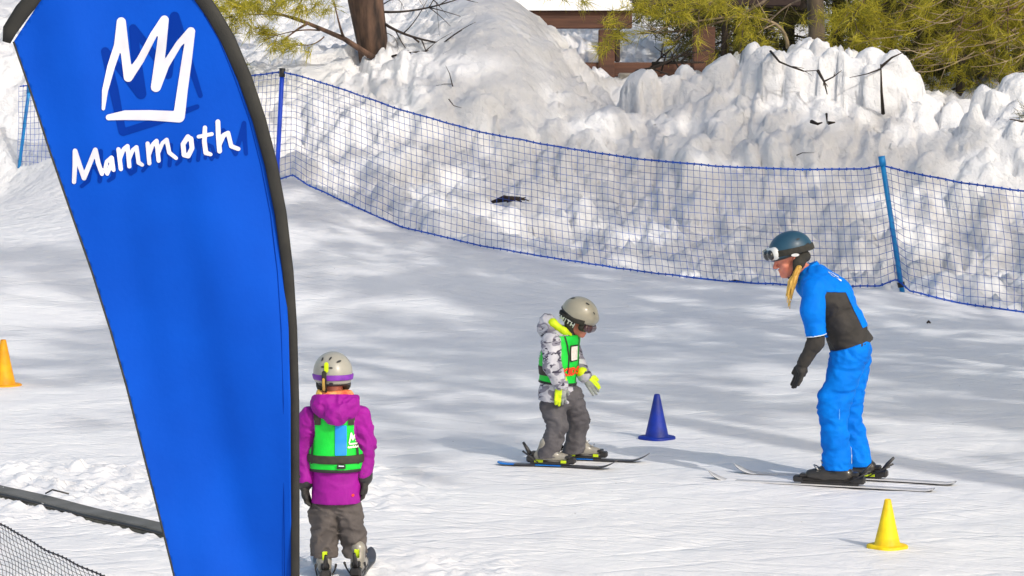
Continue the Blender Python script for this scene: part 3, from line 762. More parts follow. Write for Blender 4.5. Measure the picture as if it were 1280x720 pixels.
# ================================================================== CONES
def cone(px, py, hgt, wid, m, label, yaw):
    b = gp(px, py); b[2] = from_ground(b[0], b[1]) - .002
    t = thing('traffic_cone', label, 'cone', b, 'marker cones on the run')
    r0 = wid * .335; r1 = wid * .085
    MB().lathe(b, [(r0 * 1.06, .012), (r0, .022), (r0 * .97, .03), (r1 + (r0 - r1) * .5, hgt * .5), (r1, hgt - .006), (r1 * .85, hgt), (r1 * .6, hgt - .004), (r1 * .6, hgt - .05)], 32).obj('cone_body', m, t)
    mb_ = MB(); n = 36; rr = []
    for k in range(n):
        a = 2 * math.pi * k / n; s_ = wid * .5 / (abs(math.cos(a)) ** 3.2 + abs(math.sin(a)) ** 3.2) ** (1 / 3.2) * (.93)
        rr.append((s_ * math.cos(a + yaw), s_ * math.sin(a + yaw)))
    vs = [(b[0] + x, b[1] + y, b[2]) for x, y in rr] + [(b[0] + x, b[1] + y, b[2] + .014) for x, y in rr] + [(b[0] + x * .94, b[1] + y * .94, b[2] + .02) for x, y in rr]
    fs = [(i, (i + 1) % n, n + (i + 1) % n, n + i) for i in range(n)] + [(n + i, n + (i + 1) % n, 2 * n + (i + 1) % n, 2 * n + i) for i in range(n)] + [tuple(range(2 * n, 3 * n))]
    mb_.add(vs, fs); mb_.obj('cone_base', m, t)
cone(821, 548, .31, .245, M['cone_blue'], 'royal blue cone standing in the snow between the two skiers', R(45))
cone(1109, 686, .27, .215, M['cone_yellow'], 'bright yellow cone in front of the skis of the instructor', R(38))
cone(5, 481, .37, .27, M['cone_amber'], 'amber cone cut off by the left edge, left of the banner', R(40))

# ================================================================== TREES AND BRUSH
def tuft_arrays(C, D, n, L, wd, r_):
    """C centres (k,3), D axis (k,3); n needles each"""
    k = len(C); d = D[:, None, :] * .75 + r_.normal(size=(k, n, 3)) * .62
    d /= np.linalg.norm(d, axis=2)[..., None]
    l = L * r_.uniform(.65, 1.15, (k, n, 1)); base = C[:, None, :] + r_.normal(size=(k, n, 3)) * L * .10 + D[:, None, :] * r_.uniform(-.5, .3, (k, n, 1)) * L
    s_ = np.cross(d, r_.normal(size=(k, n, 3))); s_ /= np.linalg.norm(s_, axis=2)[..., None] + 1e-9
    droop = np.zeros((k, n, 3)); droop[..., 2] = -.12 * l[..., 0]
    v = np.stack([base - s_ * wd / 2, base + s_ * wd / 2, base + d * l + droop], 2).reshape(-1, 3)
    f = np.arange(len(v)).reshape(-1, 3)
    return v, f
def bez(a, b, c, n): 
    t = np.linspace(0, 1, n)[:, None]; return (1 - t) ** 2 * a + 2 * t * (1 - t) * b + t * t * c
def twig_system(mb_, pts, r0, r_, nsub=3, sub=.5, depth=1, tips=None, droop=0.0):
    m = len(pts); mb_.tube(pts, list(np.linspace(r0, r0 * .3, m)), 5)
    if tips is not None: tips.append((pts[-1], unit(pts[-1] - pts[-2])))
    if depth <= 0: return
    L = np.linalg.norm(pts[-1] - pts[0])
    for k in range(nsub):
        i = r_.integers(max(1, m // 4), m - 1); d = unit(pts[i + 1 if i + 1 < m else i] - pts[i - 1]); o = unit(r_.normal(size=3)); o = unit(o - d * (o @ d))
        e = unit(d * .8 + o * .75 + V3(0, 0, -droop)); l = L * sub * r_.uniform(.5, 1.1)
        q = bez(pts[i], pts[i] + e * l * .5, pts[i] + e * l + V3(0, 0, l * r_.uniform(-.25, .3)), 6)
        twig_system(mb_, q, r0 * .45, r_, 2, sub, depth - 1, tips, droop)

# full pines: copies stand out of view to the right and shade the run; darker ones close the view behind the bank
def pine_parts(H, hb, spread, seed, n_br, per, nn_, L, wd):
    r_ = np.random.default_rng(seed); tr = MB()
    pts = [V3(.12 * math.sin(t * 5 + seed) * t, .1 * math.cos(t * 4 + seed) * t, H * t - .4) for t in np.linspace(0, 1, 9)]
    tr.tube(pts, [max(.02, H * .016 * (1 - t * .93)) for t in np.linspace(0, 1, 9)], 12)
    C = []; D = []; br = MB()
    for k in range(n_br):
        t = (k + r_.random()) / n_br; z = hb + (H - hb) * t; a = r_.uniform(0, 2 * math.pi)
        l = spread * (math.sin(math.pi * min(1, .25 + .75 * t)) * .9 + .12) * r_.uniform(.6, 1.15)
        d = V3(math.cos(a), math.sin(a), 0); p0 = V3(0, 0, z)
        q = bez(p0, p0 + d * l * .5 + V3(0, 0, -.1 * l), p0 + d * l + V3(0, 0, l * (.25 * t - .12)), 6)
        br.tube(q, [.035 * l / 2, .03 * l / 2, .022 * l / 2, .016 * l / 2, .01 * l / 2, .005], 5, False)
        for _ in range(per):
            s_ = r_.uniform(.3, 1.02); i = min(int(s_ * 5), 4); p = q[i] + (q[i + 1] - q[i]) * (s_ * 5 - i)
            C.append(p + r_.normal(size=3) * V3(.16, .16, .1) * l * .7); D.append(unit(d * .7 + r_.normal(size=3) * .5 + V3(0, 0, .5)))
    v, f = tuft_arrays(np.array(C), np.array(D), nn_, L, wd, r_)
    return tr, br, (v, f)
def pine_tree(name, label, base, parts, bark, needle, group=None, rz=0, sc_=1):
    t = thing(name, label, 'tree', base, group)
    if isinstance(parts[0], MB):
        a = mesh_obj('trunk', np.array(parts[0].v) + base, parts[0].f, bark, t)
        b = mesh_obj('branches', np.array(parts[1].v) + base, parts[1].f, bark, a)
        c = mesh_obj('crown', parts[2][0] + base, parts[2][1], needle, t)
    else:
        a = parts[0].copy(); COL.objects.link(a); a.parent = t; b = parts[1].copy(); COL.objects.link(b); b.parent = a; c = parts[2].copy(); COL.objects.link(c); c.parent = t
    t.rotation_euler = (0, 0, rz); t.scale = (sc_,) * 3
    return t, (a, b, c)
PA = pine_parts(15.5, 8.0, 3.0, 3, 44, 6, 30, .40, .04)
first = None
SHADE = [(9.2, 10.0, '', 0, 1.3), (12.4, 11.0, '', 1.3, 1.1), (10.8, 15.8, '', 2.4, .92), (15.0, 19.0, '', 3.6, 1.1), (18.5, 25.0, '', 5.5, 1.15), (10.6, 23.2, '', 1.9, 1.1), (7.2, 20.4, '', 5.1, .95), (12.8, 19.0, '', 4.0, 1.25)]
for i, (x, y, _, rz, s_) in enumerate(SHADE):
    b = V3(x, y, from_ground(x, y) - .1)
    t, pr = pine_tree('pine_tree', 'tall open crowned pine beside the run, throwing broken shade over the snow', b, PA if first is None else first, M['bark'], M['needle'], 'pines beside the run', rz, s_)
    first = first or pr
# background pines, crowns down to the snow
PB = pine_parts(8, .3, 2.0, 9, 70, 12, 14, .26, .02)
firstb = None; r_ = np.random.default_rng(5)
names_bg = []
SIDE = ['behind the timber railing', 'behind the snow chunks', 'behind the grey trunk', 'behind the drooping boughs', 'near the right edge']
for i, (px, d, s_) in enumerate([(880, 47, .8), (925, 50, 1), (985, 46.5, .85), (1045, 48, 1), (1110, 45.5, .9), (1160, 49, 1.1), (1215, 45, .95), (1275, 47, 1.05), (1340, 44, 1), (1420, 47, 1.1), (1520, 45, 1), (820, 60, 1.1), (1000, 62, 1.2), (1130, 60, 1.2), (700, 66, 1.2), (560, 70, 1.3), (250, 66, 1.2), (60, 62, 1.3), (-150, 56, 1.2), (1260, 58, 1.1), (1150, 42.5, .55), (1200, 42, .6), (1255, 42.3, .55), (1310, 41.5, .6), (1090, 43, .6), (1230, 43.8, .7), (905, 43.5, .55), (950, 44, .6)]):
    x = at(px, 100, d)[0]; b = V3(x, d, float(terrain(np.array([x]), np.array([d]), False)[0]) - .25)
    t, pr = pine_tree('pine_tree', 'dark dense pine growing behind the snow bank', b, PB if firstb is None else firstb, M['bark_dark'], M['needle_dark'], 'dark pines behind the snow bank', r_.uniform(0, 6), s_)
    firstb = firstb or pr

def pine_front(label, trunk_pts, trunk_r, bark, branch_specs, tuft_specs, seed, needle=None, nn_=34, L=.17, wd=.007, bare=None, bare_m=None):
    """pine seen close: trunk, living branches with needle tufts, bare twigs"""
    r_ = np.random.default_rng(seed)
    P = [at(*p) for p in trunk_pts]; base = P[0]
    t = thing('pine_tree', label, 'tree', base)
    tr = MB(); tr.tube(P, trunk_r, 14); o = tr.obj('trunk', bark, t)
    me = o.data
    for v in me.vertices:
        n = float(pnoise(np.array(v.co.x * 9), np.array(v.co.y * 9), np.array(v.co.z * 2.5))); v.co.x += .02 * n; v.co.y += .02 * n
    bm_ = MB(); tips = []
    for (pl, r0, ns) in branch_specs:
        pts = [at(*p) for p in pl]
        if len(pts) == 3: pts = list(bez(pts[0], pts[1], pts[2], 10))
        twig_system(bm_, [np.asarray(q) for q in pts], r0, r_, ns, .35, 1, tips, .1)
    if bm_.v: bm_.obj('branch', M['bark_grey'] if bark is not M['bark'] else M['bark'], t)
    C = []; D = []
    for (px, py, d, rad, n) in tuft_specs:
        for _ in range(n):
            a = r_.uniform(0, 6.28); q = math.sqrt(r_.random()) * rad
            C.append(at(px + q * math.cos(a), py + .6 * q * math.sin(a), d + r_.normal() * .35)); D.append(unit(V3(r_.normal() * .8, r_.normal() * .8, r_.normal() * .5 + .1)))
    for tp_, dr in tips: C.append(tp_); D.append(dr)
    v, f = tuft_arrays(np.array(C), np.array(D), nn_, L, wd, r_)
    mesh_obj('crown', v, f, needle or M['needle'], t)
    if bare:
        b2 = MB()
        for (pl, r0, ns, dp) in bare:
            pts = [at(*p) for p in pl]
            if len(pts) == 3: pts = list(bez(pts[0], pts[1], pts[2], 10))
            twig_system(b2, pts, r0, r_, ns, .45, dp, None, 0)
        b2.obj('bare_branches', bare_m or M['twig_dark'], t)
    return t
# left pine by the mound
pine_front('thick reddish pine trunk rooted in snow above the net, bare twigs to its right',
           [(468, 92, 37.0), (465, 50, 37.0), (457, 0, 37.0), (452, -150, 37), (445, -500, 37)], [.16, .20, .225, .2, .14], M['bark'],
           [([(473, 76, 36.8), (430, 48, 36.6), (385, 29, 36.4), (340, 14, 36.2)], .045, 2), ([(385, 29, 36.4), (350, 10, 36.2), (285, 22, 36.0)], .02, 4), ([(440, -60, 37), (380, -40, 36.4), (300, 10, 36)], .03, 6),
            ([(440, -60, 37), (400, -40, 36.4), (370, 12, 36)], .025, 5), ([(400, 38, 36.5), (370, 34, 36.3), (330, 50, 36)], .012, 3), ([(405, 46, 36.5), (392, 60, 36.3), (372, 56, 36)], .01, 2)],
           [(272, 4, 36, 26, 12), (300, 16, 36, 24, 12), (335, 4, 36, 26, 14), (372, 2, 36, 22, 10), (396, 10, 36, 14, 4), (325, 36, 36, 16, 5), (346, 54, 36, 8, 2), (282, 38, 36, 12, 3), (360, 58, 36, 10, 2), (306, 84, 36, 5, 1), (260, 20, 36, 14, 5)],
           21, nn_=40, L=.2, wd=.009,
           bare=[([(478, 15, 37), (525, 18, 36.8), (592, -8, 36.6)], .018, 5, 1), ([(478, 28, 37), (510, 52, 36.6), (585, 58, 36.3)], .022, 7, 1), ([(488, 71, 36.7), (520, 62, 36.5), (578, 63, 36.3)], .016, 4, 1), ([(480, 5, 37), (500, -10, 36.8), (505, 12, 36.6)], .008, 2, 1), ([(478, 0, 37), (530, -20, 36.8), (550, 8, 36.6)], .01, 4, 1), ([(478, 40, 37), (500, 44, 36.8), (497, 64, 36.6)], .006, 2, 1)])
# pine in the middle right, trunk grey
pine_front('pine with a slim grey trunk behind the snow chunks, right of the timber rail',
           [(1019, 100, 39.5), (1021, 40, 39.5), (1018, -20, 39.5), (1010, -400, 39.5)], [.12, .115, .11, .07], M['bark_grey'],
           [([(1000, -40, 39), (940, 40, 38), (800, 42, 37.6)], .03, 5), ([(1000, -30, 39), (900, -20, 38), (800, 10, 37.6)], .03, 9), ([(1000, -60, 39), (920, -20, 38), (860, 22, 37.6)], .025, 9), ([(1030, -40, 39), (1060, -10, 38), (1075, 50, 37.6)], .02, 8), ([(1000, 0, 39), (970, 10, 38), (945, 50, 37.6)], .015, 5)],
           [(800, 8, 37.6, 26, 9), (835, 14, 37.6, 26, 13), (870, 6, 37.6, 28, 14), (905, 6, 37.6, 24, 11), (940, 20, 37.8, 16, 5), (765, 28, 38, 10, 4), (758, 56, 38.3, 11, 5), (775, 45, 38.2, 9, 4), (1050, 20, 38, 26, 12), (1080, 45, 38, 20, 8), (945, 58, 38, 14, 4), (935, 45, 38, 12, 4), (700, -4, 38, 18, 3), (725, -2, 38, 14, 2)],
           22, nn_=34, L=.22, wd=.009,
           bare=[([(985, 60, 38.2), (985, 14, 38), (905, 22, 37.8)], .028, 6, 1), ([(905, 22, 37.8), (860, 26, 37.7), (790, 44, 37.6)], .016, 5, 1)], bare_m=M['twig_pale'])
# big drooping pine to the right
rr = np.random.default_rng(8); bs = []; ts = []; bare = []
for k in range(30):
    x0 = rr.uniform(1130, 1330); y0 = rr.uniform(-60, 30); x1 = x0 + rr.uniform(-110, 30); y1 = min(y0 + rr.uniform(25, 90), 105); d = rr.uniform(37.0, 38.6)
    bs.append(([(x0 + 30, y0 - 10, d + .4), ((x0 + x1) / 2 + 10, y0 + 4, d), (x1, y1, d - .2)], .014, 3))
for (px, py, rad, n) in ((1080, 20, 34, 16), (1110, 45, 30, 14), (1150, 15, 36, 18), (1190, 40, 34, 14), (1235, 15, 38, 18), (1270, 45, 30, 14), (1160, 70, 28, 9), (1130, 95, 22, 6), (1255, 80, 26, 8), (1195, 95, 24, 5), (1215, 65, 26, 8), (1165, 115, 16, 4), (1275, 8, 30, 14), (1100, 10, 26, 10), (1300, 30, 40, 20), (1065, 55, 14, 5)):
    ts.append((px, py, 37.8, rad, n))
for k in range(34):
    x0 = rr.uniform(1120, 1300); y0 = rr.uniform(-5, 90); l = rr.uniform(35, 100); sg = rr.uniform(-14, 22)
    d = rr.uniform(36.8, 37.5)
    bare.append(([(x0 + l * .55, y0 - 12 + sg * .2, d + .2), (x0 + rr.uniform(-10, 10), y0 + rr.uniform(8, 26), d), (x0 - l * .5, y0 + sg, d - .1)], .010, 2, 1))
pine_front('large pine with low yellow green boughs and pale curved twigs, at the right edge', [(1345, 150, 38.6), (1345, 60, 38.6), (1340, -60, 38.6), (1330, -700, 38.6)], [.24, .22, .2, .14], M['bark'], bs, ts, 23, nn_=32, L=.22, wd=.009, bare=bare, bare_m=M['twig_pale'])
# sprig entering from the right
r2 = np.random.default_rng(31)
sg_ = thing('pine_sprig', 'small green needled sprig poking out of the bank at the right edge', 'branch', at(1300, 160, 35.2))
MB().tube([at(1310, 165, 35.2), at(1285, 153, 35.1), at(1262, 149, 35.0)], [.018, .012, .006], 6).obj('stem', M['twig_dark'], sg_)
v, f = tuft_arrays(np.array([at(1275, 145, 35.1), at(1282, 136, 35.1), at(1288, 150, 35.1), at(1290, 140, 35.1)]), np.array([unit(V3(-.5, 0, .6))] * 4), 26, .16, .007, r2)
mesh_obj('needles', v, f, M['needle_dark'], sg_)

def sticks(label, paths, m, seed=1, depth=1, ns=2, name='dead_branch'):
    r_ = np.random.default_rng(seed); mb_ = MB()
    for pl, r0 in paths: twig_system(mb_, [at(*p) for p in pl], r0, r_, ns, .4, depth, None, 0)
    o = mb_.obj(name, m, None, base=at(*paths[0][0][0])); tag(o, label, 'branch'); return o
sticks('dark forked branch lying on the bank, seen through the middle of the net', [([(591, 261, 33.6), (604, 255, 33.55), (620, 252, 33.5), (634, 246, 33.5), (650, 247, 33.5), (661, 251, 33.6)], .022), ([(620, 252, 33.45), (640, 250, 33.45), (657, 247, 33.5)], .02), ([(612, 254, 33.45), (630, 245, 33.4), (655, 250, 33.5)], .016), ([(590, 262, 33.6), (606, 253, 33.5), (618, 251, 33.5)], .018), ([(628, 249, 33.45), (640, 247, 33.4), (656, 250, 33.5)], .03), ([(634, 251, 33.45), (645, 249, 33.4), (652, 252, 33.5)], .026)], M['twig_dark'], 2, 0, 3)
sticks('thin dark twig sticking out of the snow below the bare branches of the trunk', [([(566, 108, 35.4), (562, 92, 35.3), (557, 82, 35.3)], .008), ([(566, 105, 35.4), (555, 105, 35.4), (545, 107, 35.4)], .006)], M['twig_dark'], 3, 0)
sticks('short black twig low on the grey snow, above the long net', [([(561, 124, 35.1), (567, 132, 35.0), (577, 135, 35.0)], .008)], M['twig_dark'], 4, 0)
sticks('upright dark stick between the snow chunks with a side twig', [([(1104, 142, 35.6), (1102, 115, 35.4), (1101, 80, 35.4)], .026), ([(1101, 86, 35.7), (1085, 92, 35.6), (1062, 97, 35.5)], .012), ([(1101, 84, 35.7), (1115, 72, 35.7), (1128, 66, 35.7)], .02)], M['bark_dark'], 5, 0)
sticks('crooked brown branch arching over the snow chunks', [([(963, 64, 36.0), (974, 77, 35.6), (988, 83, 35.5), (1004, 89, 35.5), (1022, 88, 35.5)], .016), ([(1022, 88, 35.5), (1030, 102, 35.4), (1034, 118, 35.4)], .022), ([(1030, 102, 35.4), (1042, 96, 35.4), (1052, 88, 35.4)], .012)], M['bark_dark'], 6, 1)
sticks('broken dark stump end poking from the snow left of the light blue pole', [([(1014, 152, 35.0), (1022, 155, 34.9), (1028, 153, 34.9)], .026), ([(1033, 142, 35.0), (1034, 155, 34.9)], .016), ([(1035, 154, 34.95), (1044, 153, 34.95)], .026)], M['bark_dark'], 7, 0)
sticks('tiny dark twig on the bank just above the net, near the light blue pole', [([(996, 194, 34.6), (1003, 191, 34.5), (1018, 191, 34.5)], .008)], M['twig_dark'], 8, 0)
sticks('tangled brown brushwood in front of the timber rail', [([(803, 95, 37.6), (826, 72, 37.5), (850, 52, 37.5)], .018), ([(795, 90, 37.5), (815, 86, 37.4), (850, 70, 37.4), (885, 62, 37.5)], .03), ([(826, 92, 37.5), (832, 70, 37.5), (818, 58, 37.4)], .014), ([(850, 88, 37.4), (840, 70, 37.4), (855, 50, 37.4)], .014), ([(815, 80, 37.5), (850, 78, 37.4), (880, 78, 37.4)], .03)], M['bark_dark'], 9, 1, 5, 'brushwood')
g = gp(919, 367)
def flat_stick(px0, py0, px1, py1, r0, label):
    a = gp(px0, py0); b = gp(px1, py1); a[2] = from_ground(a[0], a[1]) + r0; b[2] = from_ground(b[0], b[1]) + r0
    c = (a + b) / 2 + V3(0, .02, .012); c[2] = max(c[2], from_ground(c[0], c[1]) + r0)
    o = MB().tube([a, c, b], [r0 * .7, r0, r0 * .5], 6).obj('stick', M['twig_dark'], None, base=a); tag(o, label, 'stick')
flat_stick(908, 367, 930, 368.5, .016, 'dark flat stick lying on the run just below the net, left of the instructor')
flat_stick(794, 358, 799, 360, .018, 'small dark chip of bark on the run under the net')
flat_stick(1159, 407, 1163, 407, .014, 'tiny dark speck of bark on the run right of the instructor')
# ------------------------------------------------------------------ timber rail
rb = at(780, 115, 42.0)
rail = thing('timber_railing', 'brown timber railing with a snow covered top beam behind the bank', 'railing', rb)
def beam(name, p0, p1, dep, thick, m, parent, b=.02):
    a = at(*p0, dep); c = at(*p1, dep); o = MB().box(V3((a[0] + c[0]) / 2, dep, (a[2] + c[2]) / 2), (abs(c[0] - a[0]), thick, abs(a[2] - c[2])), bev=b).obj(name, m, parent, smooth=False); return o
beam('top_beam', (610, 13), (790, 36), 42.0, .16, M['timber'], rail)
beam('bottom_beam', (700, 78), (893, 96), 42.02, .14, M['timber'], rail)
beam('post', (748, 36.4), (768, 130), 41.97, .18, M['timber'], rail)
beam('post', (866, 33), (893, 130), 41.97, .18, M['timber'], rail)
beam('gap_strip', (768.3, 37), (775, 77.6), 42.0, .1, M['timber_gap_dark'], rail)  # painted dark strip standing in for the dark gap beside the post, no timber
beam('top_beam', (790.5, -8), (1000, 8), 42.0, .16, M['timber_gap_dark'], rail)
def snow_cap(px0, px1, py, dep, parent, hgt=.16):
    a = at(px0, py, dep); b = at(px1, py, dep); mb_ = MB(); n = 40; vs = []
    for i in range(n + 1):
        t = i / n; x = a[0] + (b[0] - a[0]) * t; hh = hgt * (1 + .2 * float(pnoise(np.array(t * 7.), np.array(.2)))) * (min(1, min(t, 1 - t) * 20 + .2))
        for k in range(7):
            th = math.pi * k / 6; vs.append((x, dep - .16 * math.cos(th), a[2] + hh * math.sin(th) ** .6))
    mb_.add(vs, [(i * 7 + k, (i + 1) * 7 + k, (i + 1) * 7 + k + 1, i * 7 + k + 1) for i in range(n) for k in range(6)]); mb_.obj('snow_cap', M['snow'], parent)
snow_cap(608, 792, 13, 42, rail, .2)
blk = MB().box(at(788, 97, 38.6), (.32, .25, .12), bev=.02).obj('concrete_block', M['block'], None, base=at(788, 102, 38.6), smooth=False); tag(blk, 'pale block lying at the foot of the timber railing', 'block')

# ================================================================== PEOPLE
def frame(fwd, up=(0, 0, 1)):
    f = unit(fwd); s_ = unit(np.cross(np.asarray(up, float), f)); u = np.cross(f, s_); return f, s_, u     # forward, left, up
def T(c, fr, sc_=1.0): return lambda a, b, z: np.asarray(c, float) + sc_ * (fr[0] * a + fr[1] * b + fr[2] * z)
def add_head(s, c, fr, k=1.0, neck_to=None):
    t = T(c, fr, k); L = fr[1]
    s.rc(t(-.03, 0, .035), t(.03, 0, .045), .074 * k, .07 * k, k=.02)
    s.rc(t(.04, 0, .03), t(.048, 0, -.045), .052 * k, .044 * k, L, 1.15, k=.02)
    s.rc(t(.01, 0, -.05), t(.064, 0, -.082), .044 * k, .024 * k, L, 1.15, k=.015)
    s.rc(t(.092, 0, .022), t(.116, 0, -.020), .009 * k, .0125 * k, k=.012)
    for sg in (-1, 1):
        s.rc(t(.106, .010 * sg, -.024), t(.104, .011 * sg, -.024), .009 * k, k=.006)
        s.rc(t(.078, .035 * sg, .035), t(.088, .014 * sg, .036), .013 * k, k=.015)
        s.rc(t(.06, .045 * sg, -.02), t(.066, .035 * sg, -.028), .022 * k, k=.02)
        s.rc(t(-.005, .078 * sg, .005), t(-.008, .08 * sg, -.02), .012 * k, .010 * k, k=.006)
    s.rc(t(.095, -.014, -.048), t(.095, .014, -.048), .0075 * k, k=.004)
    s.rc(t(.092, -.011, -.062), t(.092, .011, -.062), .008 * k, k=.004)
    s.rc(t(.088, 0, -.08), t(.088, 0, -.084), .012 * k, k=.015)
    if neck_to is not None: s.rc(t(-.015, 0, -.05), neck_to, .052 * k, .058 * k, k=.03)
def eyes(parent, c, fr, k, m_iris):
    t = T(c, fr, k); mb_ = MB()
    for sg in (-1, 1):
        q = t(.082, .031 * sg, .012); prof = [(.011 * k * math.sin(a), -.011 * k * math.cos(a)) for a in np.linspace(0, math.pi, 8)]
        mb_.lathe(q, prof, 10)
    mb_.obj('eyes', M['white_plastic'], parent)
def unmasked(he, off):
    st = he.copy(off); st.mask = []; return (st.ev, *st.bounds(), .005)
def hand(s, wr_, fwd, side, curl, k=1.0, thumb=1, bend=.5):
    """palm, four unequal bent fingers, thumb from the side of the palm; curl = direction the fingers close towards"""
    f, sd_, c = unit(fwd), unit(side), unit(curl)
    s.rc(wr_, wr_ + f * .05 * k, .026 * k, .034 * k, c, .62, k=.012)
    s.rc(wr_ + f * .045 * k - sd_ * .012 * k, wr_ + f * .062 * k + sd_ * .012 * k, .03 * k, .03 * k, c, .6, k=.012)
    for i, (o, l) in enumerate(((-.033, .058), (-.011, .070), (.011, .066), (.032, .052))):
        a = wr_ + f * .075 * k + sd_ * o * k; d1 = unit(f + c * bend * (.7 + .12 * i) + sd_ * o * 4); b = a + d1 * l * .55 * k
        d2 = unit(f + c * bend * (1.9 + .2 * i)); e = b + d2 * l * .55 * k
        s.rc(a - f * .02 * k, b, .0115 * k, .0105 * k, k=.004); s.rc(b, e, .0105 * k, .0092 * k, k=.003)
    a = wr_ + f * .02 * k - sd_ * .026 * k * thumb; b = a + unit(f * .7 - sd_ * .75 * thumb + c * .35) * .036 * k; e = b + unit(f * 1 - sd_ * .25 * thumb + c * .5) * .03 * k
    s.rc(a, b, .0145 * k, .0125 * k, k=.008); s.rc(b, e, .0125 * k, .0105 * k, k=.003)
def helmet(parent, c, fr, k, shell_m, name='helmet', dims=(.136, .112, .118), zc=.052, cut=.022, brim=.0, vents=((.03, .05), (.06, -.02)), tilt=.12, pad_m='pad', view=(0, -1, .15), vent_list=None):
    t = T(c, fr, k); ax = np.array([fr[0], fr[1], fr[2]])
    he = S(.01); he.el(t(-.006, 0, zc), ax, np.array(dims) * k)
    he.rc(t(-.07, 0, .01), t(-.05, 0, .01), .062 * k, .055 * k, fr[1], 1.25, k=.04)
    if brim: he.rc(t(.11, -.04, .068), t(.11, .04, .068), .018 * k, k=.03)
    he.mask.append(plane(t(0, 0, cut), -fr[2] * 1 + fr[0] * -tilt))
    v, f = he.mesh(.0055); h = mesh_obj(name, v, f, M[shell_m], parent)
    rim = S(.01); rim.p = list(he.p); rim.off = .003
    rim.mask = [plane(t(0, 0, cut - .006), -fr[2] + fr[0] * -tilt), plane(t(0, 0, cut + .005), fr[2] + fr[0] * tilt)]
    v2_, f2_ = rim.mesh(.004); mesh_obj('rim', v2_, f2_, M['black_plastic'], h)
    pd = S(.02)
    for sg in (-1, 1):
        pd.rc(t(-.05, .06 * sg, .01), t(-.02, .082 * sg, -.03), .036 * k, .034 * k, fr[1], .75)
        pd.rc(t(-.02, .082 * sg, -.03), t(.012, .076 * sg, -.066), .034 * k, .018 * k, fr[1], .7)
        pd.rc(t(.012, .076 * sg, -.06), t(.05, .03 * sg, -.108), .008 * k, .007 * k, k=.006)
    pd.rc(t(-.07, -.05, -.005), t(-.07, .05, -.005), .035 * k, .035 * k)
    v3_, f3_ = pd.mesh(.0055); mesh_obj('ear_pads', v3_, f3_, M[pad_m], h)
    return h, he, (v, f)
def goggles(parent, he, c, fr, k, lens_m, frame_m, strap_m, zs=.03, zl=.012, strap_t=.12, strap_h=.019):
    t = T(c, fr, k)
    st = S(.01); st.p = list(he.p); st.off = .006
    st.mask = [plane(t(0, 0, zs - strap_h), -fr[2] - fr[0] * strap_t), plane(t(0, 0, zs + strap_h), fr[2] + fr[0] * strap_t), plane(t(.085, 0, 0), fr[0])]
    v, f = st.mesh(.0045); s_ = mesh_obj('goggle_strap', v, f, M[strap_m], parent)
    gf = S(.012)
    gf.rc(t(.07, -.05, zl), t(.07, .05, zl), .04 * k, .04 * k, fr[0], .95); gf.rc(t(.095, -.03, zl), t(.095, .03, zl), .036 * k, .036 * k, fr[0], .85)
    gf.mask.append(plane(t(.05, 0, 0), -fr[0])); v, f = gf.mesh(.0045); g_ = mesh_obj('goggles', v, f, M[frame_m], parent)
    le = S(.01); le.rc(t(.104, -.060, zl), t(.104, .060, zl), .031 * k, .031 * k, fr[0], .7); le.rc(t(.122, -.030, zl), t(.122, .030, zl), .031 * k, .031 * k, fr[0], .7)
    v, f = le.mesh(.0045); mesh_obj('lens', v, f, M[lens_m], g_)
    return s_, (he, t)
def boot(parent, base, fwd, k, shell_m, cuff_top, buckle=True, accent=None):
    """ski boot: sole on base (centre of the sole), shaft leaning to cuff_top"""
    fr = frame(fwd); t = T(base, fr, k); b = S(.018)
    b.rc(t(-.10, 0, .048), t(.03, 0, .052), .045 * k, .048 * k); b.rc(t(.03, 0, .05), t(.125, 0, .036), .046 * k, .034 * k)
    b.rc(t(-.065, 0, .085), t(-.045, 0, .15), .048 * k, .046 * k, k=.012); b.rc(t(-.045, 0, .15), np.asarray(cuff_top, float), .044 * k, .040 * k, k=.01)
    b.rc(t(.02, 0, .085), t(-.02, 0, .14), .036 * k, .038 * k, k=.012)
    b.mask.append(plane(t(0, 0, .0), (0, 0, -1)))
    v, f = b.mesh(.0065); o = mesh_obj('boot', v, f, M[shell_m], parent)
    so_ = MB(); so_.box(t(-.115, 0, .016), (.075 * k, .068 * k, .03 * k), ax=fr, bev=.006); so_.box(t(.135, 0, .014), (.075 * k, .066 * k, .026 * k), ax=fr, bev=.006); so_.box(t(.0, 0, .008), (.22 * k, .062 * k, .014 * k), ax=fr); so_.obj('sole', M['black_plastic'], o)
    if buckle:
        bk = MB()
        for (a, z, w_, ln) in ((.075, .070, .034, .05), (.03, .100, .038, .05)):
            for sg in (1, -1):
                bk.box(t(a - .02, sg * w_, z), (ln * k, .010 * k, .016 * k), ax=fr)
            bk.tube([t(a - .01, -w_, z), t(a + .02, -w_ * .7, z + .022), t(a + .03, 0, z + .03), t(a + .02, w_ * .7, z + .022), t(a - .01, w_, z)], .004 * k, 6)
        bk.obj('buckles', M['metal'], o)
    if accent:
        mb_ = MB(); mb_.box(t(-.108, 0, .125), (.010, .035 * k, .045), ax=fr, bev=.004); mb_.obj('accent', M[accent], o)
    return o
